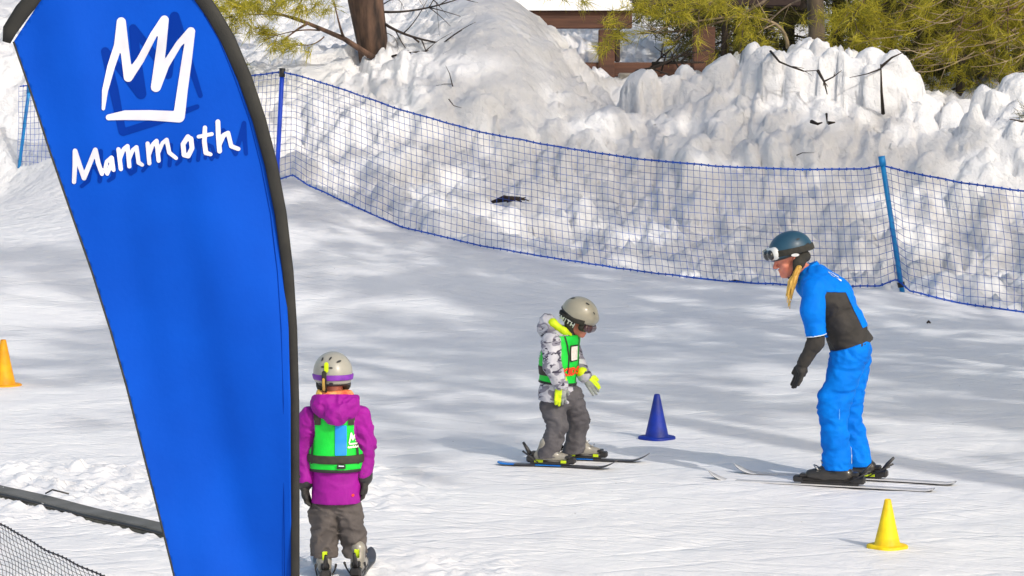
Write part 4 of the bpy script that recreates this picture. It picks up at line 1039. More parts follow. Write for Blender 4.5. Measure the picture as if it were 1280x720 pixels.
def ski(label, centre, fwd, L, m_top, group, wid=.072, tail_m=None, binding_m='black_plastic', accent=None, bscale=1.0, tipw=.105, brake=True, wear=None, foot_off=0.0):
    """centre = point on the snow under the boot; fwd horizontal"""
    fr = frame(V3(fwd[0], fwd[1], 0)); c = np.asarray(centre, float)
    t = thing('ski', label, 'ski', c, group); q = T(c, fr)
    th = .011; n = 56; vs = []; a0, a1 = -L * .44 + foot_off, L * .56 + foot_off
    for i in range(n + 1):
        s_ = i / n; a = a0 + (a1 - a0) * s_
        w_ = wid * (1 + .38 * (abs(2 * s_ - 1.02)) ** 2.2) / 2
        tipd = (a1 - a) / .12
        if tipd < 1: w_ *= max(.12, math.sqrt(max(0, 1 - (1 - tipd) ** 2.4)))
        td = (a - a0) / .035
        if td < 1: w_ *= max(.55, math.sqrt(max(0, 1 - (1 - td) ** 2)))
        z = .004 + .055 * max(0, 1 - (a1 - a) / .14) ** 1.9 + .012 * max(0, 1 - (a - a0) / .07) ** 2
        tt = th * (1 - .45 * abs(2 * s_ - 1) ** 2)
        vs += [q(a, -w_, z), q(a, w_, z), q(a, w_, z + tt * .45), q(a, w_ * .94, z + tt), q(a, -w_ * .94, z + tt), q(a, -w_, z + tt * .45)]
    low = MB(); top = MB()
    low.add(vs, [(i * 6 + j, (i + 1) * 6 + j, (i + 1) * 6 + (j + 1) % 6, i * 6 + (j + 1) % 6) for i in range(n) for j in (0, 1, 5)] + [(0, 1, 2, 3, 4, 5), tuple(n * 6 + j for j in range(6))[::-1]])
    body = low.obj('base_and_edge', M['edge'], t, smooth=False)
    def strip(name, i0, i1, m, dz=.0):
        mb_ = MB(); vv = [np.array(vs[i * 6 + j]) + V3(0, 0, dz) for i in range(i0, i1 + 1) for j in (2, 3, 4, 5)]
        mb_.add(vv, [(i * 4 + j, (i + 1) * 4 + j, (i + 1) * 4 + j + 1, i * 4 + j + 1) for i in range(i1 - i0) for j in range(3)]); return mb_.obj(name, m, t)
    if tail_m: strip('tail_patch', 0, 8, M[tail_m]); strip('top_sheet', 8, 18, M[m_top]); strip('middle_patch', 18, 30, M[tail_m]); strip('top_sheet', 30, n, M[m_top])
    else: strip('top_sheet', 0, n, M[m_top])
    bz = .018; k = bscale; bd = MB()
    bd.box(q(0, 0, bz + .008), (.36 * k, .056, .014), ax=fr); bd.box(q(-.175 * k, 0, bz + .030), (.085 * k, .058, .045), ax=fr, bev=.01)
    bd.box(q(-.15 * k, 0, bz + .066), (.05 * k, .045, .03), ax=fr, bev=.01); bd.box(q(.195 * k, 0, bz + .026), (.075 * k, .058, .04), ax=fr, bev=.01); bd.box(q(.168 * k, 0, bz + .05), (.045 * k, .066, .018), ax=fr, bev=.006)
    b_ = bd.obj('binding', M[binding_m], t, smooth=False)
    lv = MB(); lv.tube([q(-.19 * k, 0, bz + .055), q(-.215 * k, 0, bz + .09), q(-.255 * k, 0, bz + .135)], [.014, .013, .008], 8); lv.obj('heel_lever', M[binding_m], b_)
    if brake:
        wb = MB()
        for sg in (-1, 1): wb.tube([q(-.10 * k, .04 * sg, bz + .012), q(-.17 * k, .05 * sg, bz + .05), q(-.24 * k, .052 * sg, bz + .085)], [.004, .004, .007], 6)
        wb.obj('brake', M['black_plastic'], b_)
    if accent:
        ac = MB(); ac.box(q(-.10 * k, 0, bz + .020), (.08 * k, .062, .018), ax=fr); ac.obj('accent', M[accent], b_, smooth=False)
        ac = MB(); ac.box(q(.13 * k, 0, bz + .020), (.05 * k, .062, .018), ax=fr); ac.obj('accent', M[accent], b_, smooth=False)
    return t, q, .0345
CROWN = lambda s_: [[(x * s_, y * s_, r * s_) for x, y, r in st] for st in
    [[(-.5, -.4, .05), (-.38, .1, .07), (-.3, .5, .08), (-.18, -.1, .09), (.1, .52, .08), (.12, -.22, .09), (.46, .35, .08), (.42, -.5, .09)], [(.42, -.5, .09), (-.45, -.5, .07)]]]
def scribble(w_, h_, n, r_, r):
    out = []
    for i in range(n):
        x = -w_ / 2 + w_ * (i + .3) / n; out.append([(x, -h_ / 2 + h_ * r_.random() * .3, r), (x + w_ / n * .25, h_ * .35 * r_.random(), r), (x + w_ / n * .5, -h_ * .4, r)])
    return out
FONT = {'S': [[(.9, .9), (.3, 1), (.05, .75), (.5, .5), (.95, .28), (.7, 0), (.05, .1)]], 'M': [[(0, 0), (0, 1), (.5, .4), (1, 1), (1, 0)]], 'I': [[(.5, 0), (.5, 1)]], 'T': [[(.5, 0), (.5, 1)], [(0, 1), (1, 1)]],
        'H': [[(0, 0), (0, 1)], [(1, 0), (1, 1)], [(0, .5), (1, .5)]], 'D': [[(0, 0), (0, 1), (.6, .95), (1, .5), (.6, .05), (0, 0)]], 'K': [[(0, 0), (0, 1)], [(.9, 1), (0, .45), (1, 0)]], '1': [[(.2, .8), (.55, 1), (.55, 0)]]}
def word(txt, h_, r, gap=.35):
    out = []; x = 0
    for ch in txt:
        w_ = .3 if ch == 'I' else .75
        for st in FONT[ch]: out.append([((x + a * w_) * h_, (b - .5) * h_, r) for a, b in st])
        x += w_ + gap
    W = (x - gap) * h_
    return [[(a - W / 2, b, r_) for a, b, r_ in st] for st in out]

# ------------------------------------------------------------------ INSTRUCTOR
YA = float(gp(1055, 603.5)[1])
A = lambda px, py, dy=0.0: at(px, py, YA + dy)
dirA = unit(V3(-1.33, .42, 0))
a_near = gp(1038, 608); a_far = gp(1067, 599)
for p in (a_near, a_far): p[2] = from_ground(p[0], p[1])
ski('long black and white ski nearest the camera under the instructor', a_near + V3(0, 0, .0), dirA, 1.42, 'ski_white', 'skis of the instructor', accent=None, foot_off=-.02)
ski('farther ski of the instructor, its tip rising beside the shadow', a_far, unit(V3(-1.33, .46, 0)), 1.42, 'ski_white', 'skis of the instructor', accent='lime_plastic', foot_off=-.02)
ins = thing('person', 'ski instructor in blue jacket and trousers bending forward on skis, long blond ponytail', 'person', (a_near + a_far) / 2)
# body
bo = S(.03); hcA = A(990, 323, .02); frH = frame(V3(-.95, -.06, -.30))
add_head(bo, hcA, frH, 1.02, A(1013, 348, .02))
bo.rc(A(1016, 352, 0), A(1040, 385, 0), .09, .10, V3(0, 1, 0), 1.35); bo.rc(A(1040, 385, 0), A(1064, 432, 0), .10, .11, V3(0, 1, 0), 1.25)
for dy, kx in ((-.08, (1044, 510, -.11, 1047, 574, -.12)), (.09, (1062, 508, .12, 1074, 568, .12))):
    bo.rc(A(1066, 440, dy), A(kx[0], kx[1], kx[2]), .075, .055); bo.rc(A(kx[0], kx[1], kx[2]), A(kx[3], kx[4], kx[5]), .05, .03)
for sg in (-1, 1):
    sh = A(1019, 362, .17 * sg); el = A(1020, 418, .21 * sg); wr_ = A(1003, 452, .17 * sg)
    bo.rc(sh, el, .05, .04); bo.rc(el, wr_, .036, .02)
solid('body', bo, M['skin'], ins, .006)
# trousers
tr = S(.03); tr.disp = folds((9, 7, 15), .011, 2.2)
tr.rc(A(1064, 434, -.06), A(1064, 434, .06), .118, .118, k=.05)
tr.rc(A(1060, 448, -.085), A(1044, 508, -.115), .112, .088, k=.05); tr.rc(A(1042, 508, -.115), A(1047, 598, -.13), .084, .094, k=.025)
tr.rc(A(1066, 448, .09), A(1060, 508, .12), .112, .086, k=.05); tr.rc(A(1060, 508, .12), A(1074, 594, .12), .080, .090, k=.025)
tr.rc(A(1034, 498, -.115), A(1036, 512, -.115), .056, .056, k=.06)
tr.mask += [lambda P: np.where(P[..., 1] < YA, plane(A(1047, 586, -.12), (0, 0, -1))(P), plane(A(1074, 582, .12), (0, 0, -1))(P)), plane(A(1060, 430), A(1049, 400) - A(1063, 440))]
tro, trm = solid('trousers', tr, M['pants_blue'], ins, .007)
decal('side_seam', lambda U, Vv: stroke_sdf([[(-.035, .62,   .0018), (-.045, .45,   .0018), (-.085, .3,   .0018), (-.075, .1,   .0018), (-.052, -.12,   .0018)]], U, Vv), (-.15, .1, -.2, .7), A(1060, 560), (1, 0, 0), (0, 0, 1), trm, M['seam'], tro, .004, .006)
decal('ankle_logo', lambda U, Vv: stroke_sdf([[(0, .05, .006), (0, .02, .004)], [(0, .01, .005), (0, -.04, .005)]], U, Vv), (-.03, .03, -.06, .08), A(1061, 566), (1, 0, 0), (0, 0, 1), trm, M['piping'], tro, .004)
# jacket: torso
Yv = V3(0, 1, 0)
to = S(.05)
to.rc(A(1019, 354), A(1037, 373), .112, .130, Yv, 1.5); to.rc(A(1037, 373), A(1056, 410), .130, .120, Yv, 1.38); to.rc(A(1056, 410), A(1068, 440), .120, .142, Yv, 1.3)
to.rc(A(1022, 362, -.14), A(1022, 362, .14), .085, .085, k=.06)
fd = folds((10, 8, 12), .009, 5.1)
to.disp = fd
to.mask.append(plane(A(1061, 434), -(A(1049, 400) - A(1061, 434))))
jac, jm = solid('jacket', to, M['softshell'], ins, .007)
# blue yoke: shoulders, front and the strip along the spine
yk = to.copy(.006)
pA = plane(A(1028, 367), np.cross(A(1056, 361) - A(1028, 367), Yv)); nA = None
nrm1 = unit(np.cross(Yv, A(1054, 364) - A(1030, 362)));  nrm1 = nrm1 * (-1 if nrm1[2] > 0 else 1)      # keep above
nrm2 = unit(np.cross(Yv, A(1071, 405) - A(1050, 362)));  nrm2 = nrm2 * (-1 if nrm2[0] > 0 else 1)      # keep to the back
nrm3 = V3(1, 0, .25)
def region(P):
    a = plane(A(1031, 361), nrm1)(P); b = plane(A(1053, 362), nrm2)(P); c = plane(A(1024, 380), nrm3)(P)
    return np.minimum(np.minimum(a, b), c)
yk.mask = [region, plane(A(1072, 409), (.3, 0, -1))]
yko, ykm = solid('yoke', yk, M['jacket_blue'], jac, .006)
co = S(.03); co.rc(A(1019, 348, .01), A(1010, 333, .02), .075, .066); co.mask.append(plane(A(1009, 332, .02), A(1004, 321) - A(1016, 345))); solid('collar', co, M['jacket_blue'], jac, .006)
for sg, nm in ((-1, 0), (1, 1)):
    y0 = .175 * sg
    am = S(.04); am.rc(A(1019, 362, y0), A(1016, 388, .20 * sg), .080, .069); am.rc(A(1016, 388, .20 * sg), A(1021, 424, .21 * sg), .069, .062); am.disp = folds((12, 9, 10), .005, 1.4 + sg)
    cutp = A(1021, 419, .21 * sg); cn = unit(A(1025, 440, .21 * sg) - A(1018, 395, .21 * sg))
    am.mask.append(plane(cutp, cn))
    sl_, _ = solid('sleeve', am, M['jacket_blue'], ins, .0065)
    pi = am.copy(.002, None); pi.mask = [plane(cutp + cn * .003, cn), plane(cutp - cn * .004, -cn)]; solid('cuff_piping', pi, M['piping'], sl_, .004)
    fo = S(.03); fo.rc(A(1021, 412, .21 * sg), A(1019, 428, .2 * sg), .052, .050); fo.rc(A(1019, 428, .2 * sg), A(1004, 454, .175 * sg), .050, .038); fo.disp = folds((16, 12, 18), .004, 3 + sg)
    solid('forearm_sleeve', fo, M['softshell'], sl_, .0055)
    gl = S(.008); w0 = A(1004, 452, .172 * sg); gl.rc(A(1007, 447, .175 * sg), w0, .038, .034, k=.02)
    hand(gl, w0, A(999, 470, .17 * sg) - w0, V3(.35, sg * .8, 0), V3(-.6, 0, -.5), 1.12, 1, .25); solid('glove', gl, M['glove_dark'], ins, .0042)
decal('back_print', lambda U, Vv: stroke_sdf(word('SKI', .03, .0035) , U, Vv + .0), (-.06, .06, -.03, .03), A(1041, 352, 0), V3(.80, .15, -.55), V3(.55, .2, .80), ykm, M['piping'], yko, .0035) if False else None
decal('back_print', lambda U, Vv: stroke_sdf(scribble(.10, .022, 5, np.random.default_rng(2), .0055) + [[(a, b + .035, r) for a, b, r in s_] for s_ in scribble(.06, .018, 4, np.random.default_rng(3), .005)], U, Vv), (-.06, .06, -.03, .06), A(1039, 350, -.07), V3(.85, 0, -.53), np.cross(unit(V3(.25, -.72, .64)), V3(.85, 0, -.53)), ykm, M['piping'], yko, .0035)
# hair
ha = S(.012)
ha.k = .004
for i in range(16):
    r_ = np.random.default_rng(40 + i); oy = r_.uniform(-.03, .03); ox = r_.uniform(-4.5, 3.5)
    ha.rc(A(999 + ox * .4, 334, -.085 + oy * .4), A(991 + ox, 353, -.10 + oy), .010, .011); ha.rc(A(991 + ox, 353, -.10 + oy), A(986 + ox * .9, 384 + r_.uniform(-12, 3), -.10 + oy * .7), .011, .002)
ha.disp = folds((55, 55, 5), .004, 1); solid('ponytail', ha, M['hair'], ins, .0045)
hl, he, hm = helmet(ins, hcA, frH, 1.05, 'helmet_teal', cut=.03, zc=.055, dims=(.130, .110, .108), tilt=.05)
goggles(hl, he, T(hcA, frH)(.020, 0, .044), frH, 1.05, 'lens_dark', 'white_plastic', 'pad', zs=.012, zl=.022, strap_t=-.10)
decal('strap_logo', lambda U, Vv: np.hypot(U / 2.6, Vv) - .0095 + .004 * (np.hypot(U / 2.2, Vv) < .0035), (-.04, .04, -.015, .015), A(992, 317, 0), V3(1, 0, .04), V3(0, 0, 1), (lambda s_: s_)(nets(*unmasked(he, .0075))), M['white_plastic'], hl, .003, .003)
for (px, py, ln, an) in ((1007, 305, .035, .6), (996, 298, .022, .2)):
    decal('vent', lambda U, Vv: np.hypot((U * math.cos(an) + Vv * math.sin(an)) / 3.2, -U * math.sin(an) + Vv * math.cos(an)) - ln / 6, (-.03, .03, -.03, .03), A(px, py, 0), V3(1, 0, 0), V3(0, 0, 1), hm, M['black_plastic'], hl, .0025, .002)
boot(ins, a_near + V3(0, 0, .034), dirA, 1.0, 'boot_black', A(1047, 575, -.12)); boot(ins, a_far + V3(0, 0, .034), dirA, 1.0, 'boot_black', A(1074, 570, .12))

# ------------------------------------------------------------------ CHILD IN GREY CAMOUFLAGE (facing right)
YB = float(gp(705, 578.5)[1])
B = lambda px, py, dy=0.0: at(px, py, YB + dy)
dirB = unit(V3(.78, -.20, 0))
b_near = gp(688, 582.5); b_far = gp(728, 574.5)
for p in (b_near, b_far): p[2] = from_ground(p[0], p[1])
ski('short ski with blue tail nearest the camera under the camouflage child', b_near, unit(V3(.78, -.22, 0)), .80, 'ski_black', 'skis of the camouflage child', wid=.062, tail_m='ski_blue', accent='lime_plastic', bscale=.72, foot_off=-.0)
ski('short ski behind the nearer one under the camouflage child', b_far, unit(V3(.78, -.18, 0)), .80, 'ski_black', 'skis of the camouflage child', wid=.062, tail_m='ski_blue', accent='lime_plastic', bscale=.72)
kid = thing('person', 'small child in grey camouflage jacket and green vest looking down at short skis', 'person', (b_near + b_far) / 2)
hcB = B(722, 401, 0); frB = frame(V3(.82, -.38, -.42)); kB = .86
bo = S(.025); add_head(bo, hcB, frB, kB, B(708, 420, 0))
tf = frame(V3(.86, -.5, 0)); side = tf[1]        # torso turned a little towards the camera; side points to the child's left (away)
def Bs(px, py, s_, f_=0.0): return B(px, py) + side * s_ + tf[0] * f_
bo.rc(Bs(704, 428, 0), Bs(700, 470, 0), .07, .075, side, 1.3); bo.rc(Bs(700, 470, 0), Bs(702, 490, 0), .065, .055, side, 1.1)
bo.rc(Bs(700, 500, -.06), B(696, 535, -.1), .045, .036); bo.rc(B(696, 535, -.1), B(683, 564, -.12), .034, .024)
bo.rc(Bs(708, 500, .05), B(721, 535, .1), .045, .036); bo.rc(B(721, 535, .1), B(716, 558, .12), .034, .024)
solid('body', bo, M['skin'], kid, .006)
# trousers
tr = S(.03); tr.disp = folds((11, 9, 17), .011, 7.7)
tr.rc(Bs(702, 497, -.05), Bs(708, 497, .05), .085, .085, k=.05)
tr.rc(Bs(695, 506, -.055), B(697, 533, -.10), .078, .066, k=.02); tr.rc(B(697, 533, -.10), B(682, 580, -.13), .064, .072, k=.015)
tr.rc(Bs(713, 506, .05), B(723, 533, .09), .074, .064, k=.02); tr.rc(B(723, 533, .09), B(715, 577, .12), .062, .070, k=.015)
tr.rc(B(730, 524, .06), B(727, 530, .06), .035, .03, k=.04)
tr.mask += [lambda P: np.where(P[..., 1] < YB + .01, plane(B(683, 571.5, -.12), (.08, 0, -1))(P), plane(B(716, 566, .13), (.08, 0, -1))(P))]
tro, trm = solid('trousers', tr, M['pants_grey'], kid, .006)
to = S(.04); to.rc(Bs(703, 424, 0), Bs(699, 452, 0), .094, .098, side, 1.35); to.rc(Bs(699, 452, 0), Bs(696, 492, -.0), .098, .102, side, 1.28); to.rc(Bs(696, 492, 0), Bs(696, 506, 0), .102, .105, side, 1.25)
tor_plain = to.copy(); to.disp = folds((12, 9, 13), .006, 9.1)
to.mask.append(plane(B(697, 501.5), (-.12, 0, -1)))
jac, jm = solid('jacket', to, M['camo'], kid, .006)
# vest
ve = tor_plain.copy(.012); ve.disp = folds((10, 8, 10), .003, 4.4)
t0 = frame(tf[0])
def armhole(P):  # remove round the shoulders
    d = np.full(P.shape[:-1], -1e9)
    for sg in (-1, 1):
        c = Bs(698, 432, .135 * sg, -.0); d = np.maximum(d, .062 - np.linalg.norm((P - c) * V3(1, 1, .8), axis=-1))
    return d
neck = lambda P: .075 - np.linalg.norm((P - B(705, 412)) * V3(1, 1, 1), axis=-1)
ve.mask = [armhole, neck, plane(B(697, 478), (-.10, 0, -1)), plane(B(700, 418), (0, 0, 1))]
veo, vem = solid('vest', ve, M['vest_green'], kid, .0055)
hem = ve.copy(.003, None); hem.mask = [plane(B(697, 478.8), (-.10, 0, -1)), plane(B(697, 475.6), (.10, 0, 1))]; solid('hem_trim', hem, M['trim'], veo, .004)
belt = ve.copy(.005, None); belt.mask = [plane(B(697, 468), (-.06, 0, -1)), plane(B(697, 456.5), (.06, 0, 1)), plane(Bs(707, 460, 0), unit(tf[0]))]; solid('belt', belt, M['webbing'], veo, .005)
pocket_c = B(712.5, 439.5)
Uo, Vo = V3(.96, .28, 0), V3(.04, 0, 1)
decal('card_pocket', rect(-.034, -.054, .034, .054, .006), (-.04, .04, -.06, .06), pocket_c, Uo, Vo, vem, M['trim'], veo, .003, .003)
decal('pass_card', rect(-.027, -.045, .026, .045, .003), (-.04, .04, -.06, .06), pocket_c, Uo, Vo, vem, M['card'], veo, .003, .006)
decal('front_print', lambda U, Vv: stroke_sdf(word('KIDS', .042, .0075, .28), U, Vv), (-.09, .09, -.04, .04), B(709.5, 462), Uo, Vo, vem, M['orange'], veo, .003, .003)
decal('side_logo', lambda U, Vv: stroke_sdf(CROWN(.05), U, Vv), (-.04, .04, -.04, .04), B(674.5, 440), V3(.7, -.7, 0), V3(0, 0, 1), vem, M['mint'], veo, .003, .003)
decal('side_lettering', lambda U, Vv: stroke_sdf(scribble(.05, .014, 4, np.random.default_rng(5), .003), U, Vv), (-.04, .04, -.02, .02), B(674.5, 447), V3(.7, -.7, 0), V3(0, 0, 1), vem, M['mint'], veo, .003, .003)
for (a, b, c) in (((690, 422), (697, 428), (700, 444)),):
    decal('edge_trim', lambda U, Vv: stroke_sdf([[(-.022, .10, .005), (.0, .03, .005), (.012, -.03, .005), (.01, -.14, .005)]], U, Vv), (-.06, .06, -.2, .15), B(702, 436), Uo, Vo, vem, M['trim'], veo, .003, .002)
decal('front_edge', lambda U, Vv: stroke_sdf([[(0, .10, .004), (.012, 0, .004), (.004, -.12, .004), (-.01, -.19, .004)]], U, Vv), (-.04, .05, -.25, .15), B(721, 440), Uo, Vo, vem, M['trim'], veo, .003, .002)
# hood with lime lining
ho = S(.03); ho.rc(B(689, 411, -.03), B(684, 402, .0), .052, .045); ho.rc(B(684, 402, .0), B(688, 408, .07), .045, .045); ho.rc(B(689, 411, -.03), B(704, 418, -.06), .045, .03); ho.rc(B(680, 412, 0), B(684, 420, .02), .045, .04)
ho.disp = folds((14, 14, 14), .008, 3); solid('hood', ho, M['camo'], jac, .006)
li = S(.02); li.rc(B(691, 404, -.06), B(705, 414, -.085), .026, .022); li.rc(B(705, 414, -.085), B(712, 419, -.06), .022, .018); li.rc(B(691, 403, -.06), B(690, 402, .06), .025, .025); solid('hood_lining', li, M['lime'], jac, .0055)
# arms
def arm_kid(sh, el, wr_, r, name='sleeve'):
    a = S(.03); a.rc(sh, el, r[0], r[1]); a.rc(el, wr_, r[1], r[2]); a.disp = folds((14, 11, 15), .006, sh[0] * 7); return solid(name, a, M['camo'], kid, .006)
near_w = B(701, 480, -.15); near_e = B(690, 456, -.19)
arm_kid(B(689, 428, -.13), near_e, near_w, (.066, .056, .05))
far_w = B(731, 470, .02); far_e = B(722, 458, .1)
arm_kid(B(714, 432, .12), far_e, far_w, (.058, .052, .045))
def glove_kid(wr_, fwd, side_, curl, thumb, far=False):
    g_ = S(.008); g_.rc(wr_ - unit(fwd) * .02, wr_ + unit(fwd) * .012, .036, .034, k=.02); hand(g_, wr_ + unit(fwd) * .012, fwd, side_, curl, .86, thumb, .3)
    o, gm = solid('glove', g_, M['glove_grey'], kid, .0042)
    c_ = S(.01); c_.rc(wr_ - unit(fwd) * .024, wr_ - unit(fwd) * .004, .041, .040); solid('glove_cuff', c_, M['lime'], o, .0045)
    p_ = g_.copy(.0022); q = plane(wr_ + unit(fwd) * .03 + unit(curl) * .0, -unit(side_ * 1.0)) if True else None
    p_.mask = [plane(wr_ + unit(fwd) * .05 + unit(side_) * .004, unit(side_) * (1 if not far else -1)), plane(wr_ + unit(fwd) * .03, -unit(fwd))]
    solid('glove_panel', p_, M['lime'], o, .0042)
glove_kid(near_w + V3(.0, -.01, 0), V3(-.02, -.05, -1), V3(.9, .2, 0), V3(.1, 1, 0), -1)
glove_kid(far_w, V3(.62, -.25, -.72), V3(.6, .1, .6), V3(-.2, 1, -.3), -1, True)
hl, he, hm = helmet(kid, hcB, frB, .88, 'helmet_grey', cut=.035, zc=.058, dims=(.142, .122, .122), brim=1, tilt=.10)
goggles(hl, he, hcB, frB, .9, 'lens', 'pad', 'pad', zs=.02, zl=-.002, strap_t=-.16)
st_m = nets(*unmasked(he, .0075))
UU = unit(frB[0] * V3(1, 1, 1)); VU = unit(np.cross(V3(-.2, -1, .12), UU)); VU = VU if VU[2] > 0 else -VU
decal('strap_logo', lambda U, Vv: stroke_sdf(word('SMITH', .027, .0036, .38), U, Vv), (-.08, .08, -.02, .02), B(707.5, 399.5), unit(V3(.86, -.1, -.50)), unit(V3(.50, 0, .86)), st_m, M['white_plastic'], hl, .0022, .003)
for (px, py, an, ln) in ((716, 374, .0, .03), (734, 383, .5, .026), (742, 395, .9, .018)):
    decal('vent', lambda U, Vv: np.hypot((U * math.cos(an) - Vv * math.sin(an)) / 3.2, U * math.sin(an) + Vv * math.cos(an)) - ln / 6, (-.03, .03, -.03, .03), B(px, py, 0), V3(1, 0, 0), V3(0, .3, 1), hm, M['black_plastic'], hl, .0025, .002)
boot(kid, b_near + V3(0, 0, .033), dirB, .78, 'boot_grey', B(681, 563, -.12)); boot(kid, b_far + V3(0, 0, .033), dirB, .78, 'boot_grey', B(715, 558, .13), accent=None)

# ------------------------------------------------------------------ CHILD IN PURPLE (back to the camera)
YC = float(gp(427, 722.5)[1])
C_ = lambda px, py, dy=0.0: at(px, py, YC + dy)
c_l = gp(405, 722); c_r = gp(449, 723)
for p in (c_l, c_r): p[2] = from_ground(p[0], p[1])
ski('left ski of the child in purple, cut off by the bottom edge', c_l, V3(-.12, 1, 0), .86, 'ski_black', 'skis of the child in purple', wid=.062, bscale=.74)
ski('right ski of the child in purple, cut off by the bottom edge', c_r, V3(.08, 1, 0), .86, 'ski_black', 'skis of the child in purple', wid=.062, bscale=.74)
gl_ = thing('person', 'child seen from behind in purple jacket and green vest beside the banner', 'person', (c_l + c_r) / 2)
hcC = C_(416, 474, .02); frC = frame(V3(-.25, 1, -.05)); kC = .86
X = V3(1, 0, 0)
bo = S(.025); add_head(bo, hcC, frC, kC, C_(419, 506, 0))
bo.rc(C_(419, 520), C_(421, 590), .065, .065, X, 1.3); bo.rc(C_(421, 590), C_(422, 620), .065, .06, X, 1.2)
for (hx, kx, ax_) in ((408, 408, 407), (438, 442, 446)):
    bo.rc(C_(hx, 628), C_(kx, 665), .045, .036); bo.rc(C_(kx, 665), C_(ax_, 690), .034, .022)
solid('body', bo, M['skin'], gl_, .0065)
tr = S(.025); tr.disp = folds((9, 9, 19), .013, 12.3)
tr.rc(C_(412, 628), C_(430, 628), .078, .078, k=.05)
tr.rc(C_(408, 636), C_(406, 662), .072, .066, k=.012); tr.rc(C_(406, 662), C_(407, 706, -.03), .064, .060, k=.012)
tr.rc(C_(434, 636), C_(441, 662), .072, .066, k=.012); tr.rc(C_(441, 662), C_(445, 706, -.03), .064, .060, k=.012)
tr.rc(C_(396, 640), C_(398, 648), .045, .04, k=.03); tr.rc(C_(393, 675), C_(391, 700), .018, .012, k=.02)
tr.mask.append(plane(C_(420, 695), (0, 0, -1))); tr.mask.append(plane(C_(420, 618), (0, 0, 1))); solid('trousers', tr, M['pants_brown'], gl_, .006)
to = S(.035); to.rc(C_(402, 522), C_(438, 522), .068, .068, k=.05); to.rc(C_(420, 525), C_(420, 570), .090, .092, X, 1.28); to.rc(C_(420, 570), C_(420.5, 645), .094, .108, X, 1.24)
plain = to.copy(); to.disp = folds((9, 9, 9), .006, 21); to.mask.append(plane(C_(420, 627.5), (0, 0, -1)))
jac, jm = solid('jacket', to, M['purple'], gl_, .006)
decal('hem_badge', lambda U, Vv: np.hypot(U, Vv) - .007, (-.02, .02, -.02, .02), C_(442, 616), X, V3(0, 0, 1), jm, M['orange'], jac, .003)
ve = plain.copy(.013); ve.disp = folds((8, 8, 8), .003, 2)
def arms2(P):
    d = np.full(P.shape[:-1], -1e9)
    for px in (378, 460): d = np.maximum(d, .082 - np.linalg.norm((P - C_(px, 530)) * V3(1, .6, .55), axis=-1))
    return d
ve.mask = [arms2, plane(C_(420, 586.5), (0, 0, -1)), plane(C_(420, 511), (0, 0, 1)), lambda P: .10 - np.linalg.norm((P - C_(420, 512)) * V3(1.1, .2, 1.1), axis=-1) * 1.0 if False else -np.ones(P.shape[:-1])]
veo, vem = solid('vest', ve, M['vest_green'], gl_, .0055)
Zv = V3(0, 0, 1)
hem = ve.copy(.003, None); hem.mask = [plane(C_(420, 587.5), (0, 0, -1)), plane(C_(420, 583.5), (0, 0, 1))]; solid('hem_trim', hem, M['trim'], veo, .0045)
belt = ve.copy(.006, None); belt.mask = [plane(C_(420, 576.5), (0, 0, -1)), plane(C_(420, 566), (0, 0, 1))]; blt, blm = solid('belt', belt, M['webbing'], veo, .0045)
decal('buckle', rect(-.022, -.012, .022, .012, .004), (-.03, .03, -.02, .02), C_(428, 579), X, Zv, blm if False else vem, M['trim'], veo, .003, .006)
decal('buckle_tag', rect(-.014, -.003, .014, .003, 0), (-.03, .03, -.01, .01), C_(428, 577.5), X, Zv, vem, M['piping'], veo, .002, .012)
decal('blue_stripe', rect(-.029, -.072, .029, .082, 0), (-.05, .05, -.12, .1), C_(427.5, 548), X, Zv, vem, M['vest_blue'], veo, .0045, .003)
for x0, sgn in ((391, 1), (448, -1)):
    decal('shoulder_strap', rect(-.028, -.03, .028, .045, .002), (-.04, .04, -.04, .06), C_(x0 + 5 * sgn, 521), X, Zv, vem, M['webbing'], veo, .0045, .003)
    decal('edge_trim', lambda U, Vv: stroke_sdf([[(0, .10, .0055), (.012 * sgn, .0, .0055), (.003 * sgn, -.13, .0055)]], U, Vv), (-.05, .05, -.2, .15), C_(x0 - 1 * sgn, 545), X, Zv, vem, M['trim'], veo, .0035, .003)
decal('crown_print', lambda U, Vv: stroke_sdf(CROWN(.055), U, Vv), (-.04, .04, -.045, .045), C_(444, 545), X, V3(0, 0, 1), vem, M['card'], veo, .0028, .004)
decal('small_lettering', lambda U, Vv: stroke_sdf(scribble(.055, .014, 5, np.random.default_rng(6), .003), U, Vv), (-.04, .04, -.02, .02), C_(442, 555), X, Zv, vem, M['card'], veo, .0028, .004)
# hood lying on the back
ho = S(.03)
ho.rc(C_(405, 505, -.06), C_(434, 505, -.06), .06, .06); ho.rc(C_(407, 512, -.085), C_(420, 519, -.11), .045, .045); ho.rc(C_(420, 519, -.11), C_(434, 512, -.085), .045, .045); ho.rc(C_(402, 504, 0), C_(437, 504, 0), .055, .055)
ho.disp = folds((12, 12, 12), .014, 31); ho.mask.append(plane(C_(420, 493, -.05), (0, .15, 1))); solid('hood', ho, M['purple'], jac, .006)
nk = S(.02); nk.rc(C_(405, 497, -.02), C_(432, 496, -.02), .045, .045); nk.rc(C_(408, 500, .03), C_(428, 500, .03), .05, .05); nk.mask.append(plane(C_(420, 487, 0), (0, 0, 1))); solid('neck_warmer', nk, M['scarf'], gl_, .006)
hr = S(.012)
for i in range(5): hr.rc(C_(398 + i * .8, 489 + i, -.05 - .006 * i), C_(391 + i * 1.8, 509 - 1.5 * i, -.075 - .006 * i), .009, .005, k=.004)
hr.disp = folds((60, 60, 6), .003, 1); solid('hair', hr, M['hair'], gl_, .0045)
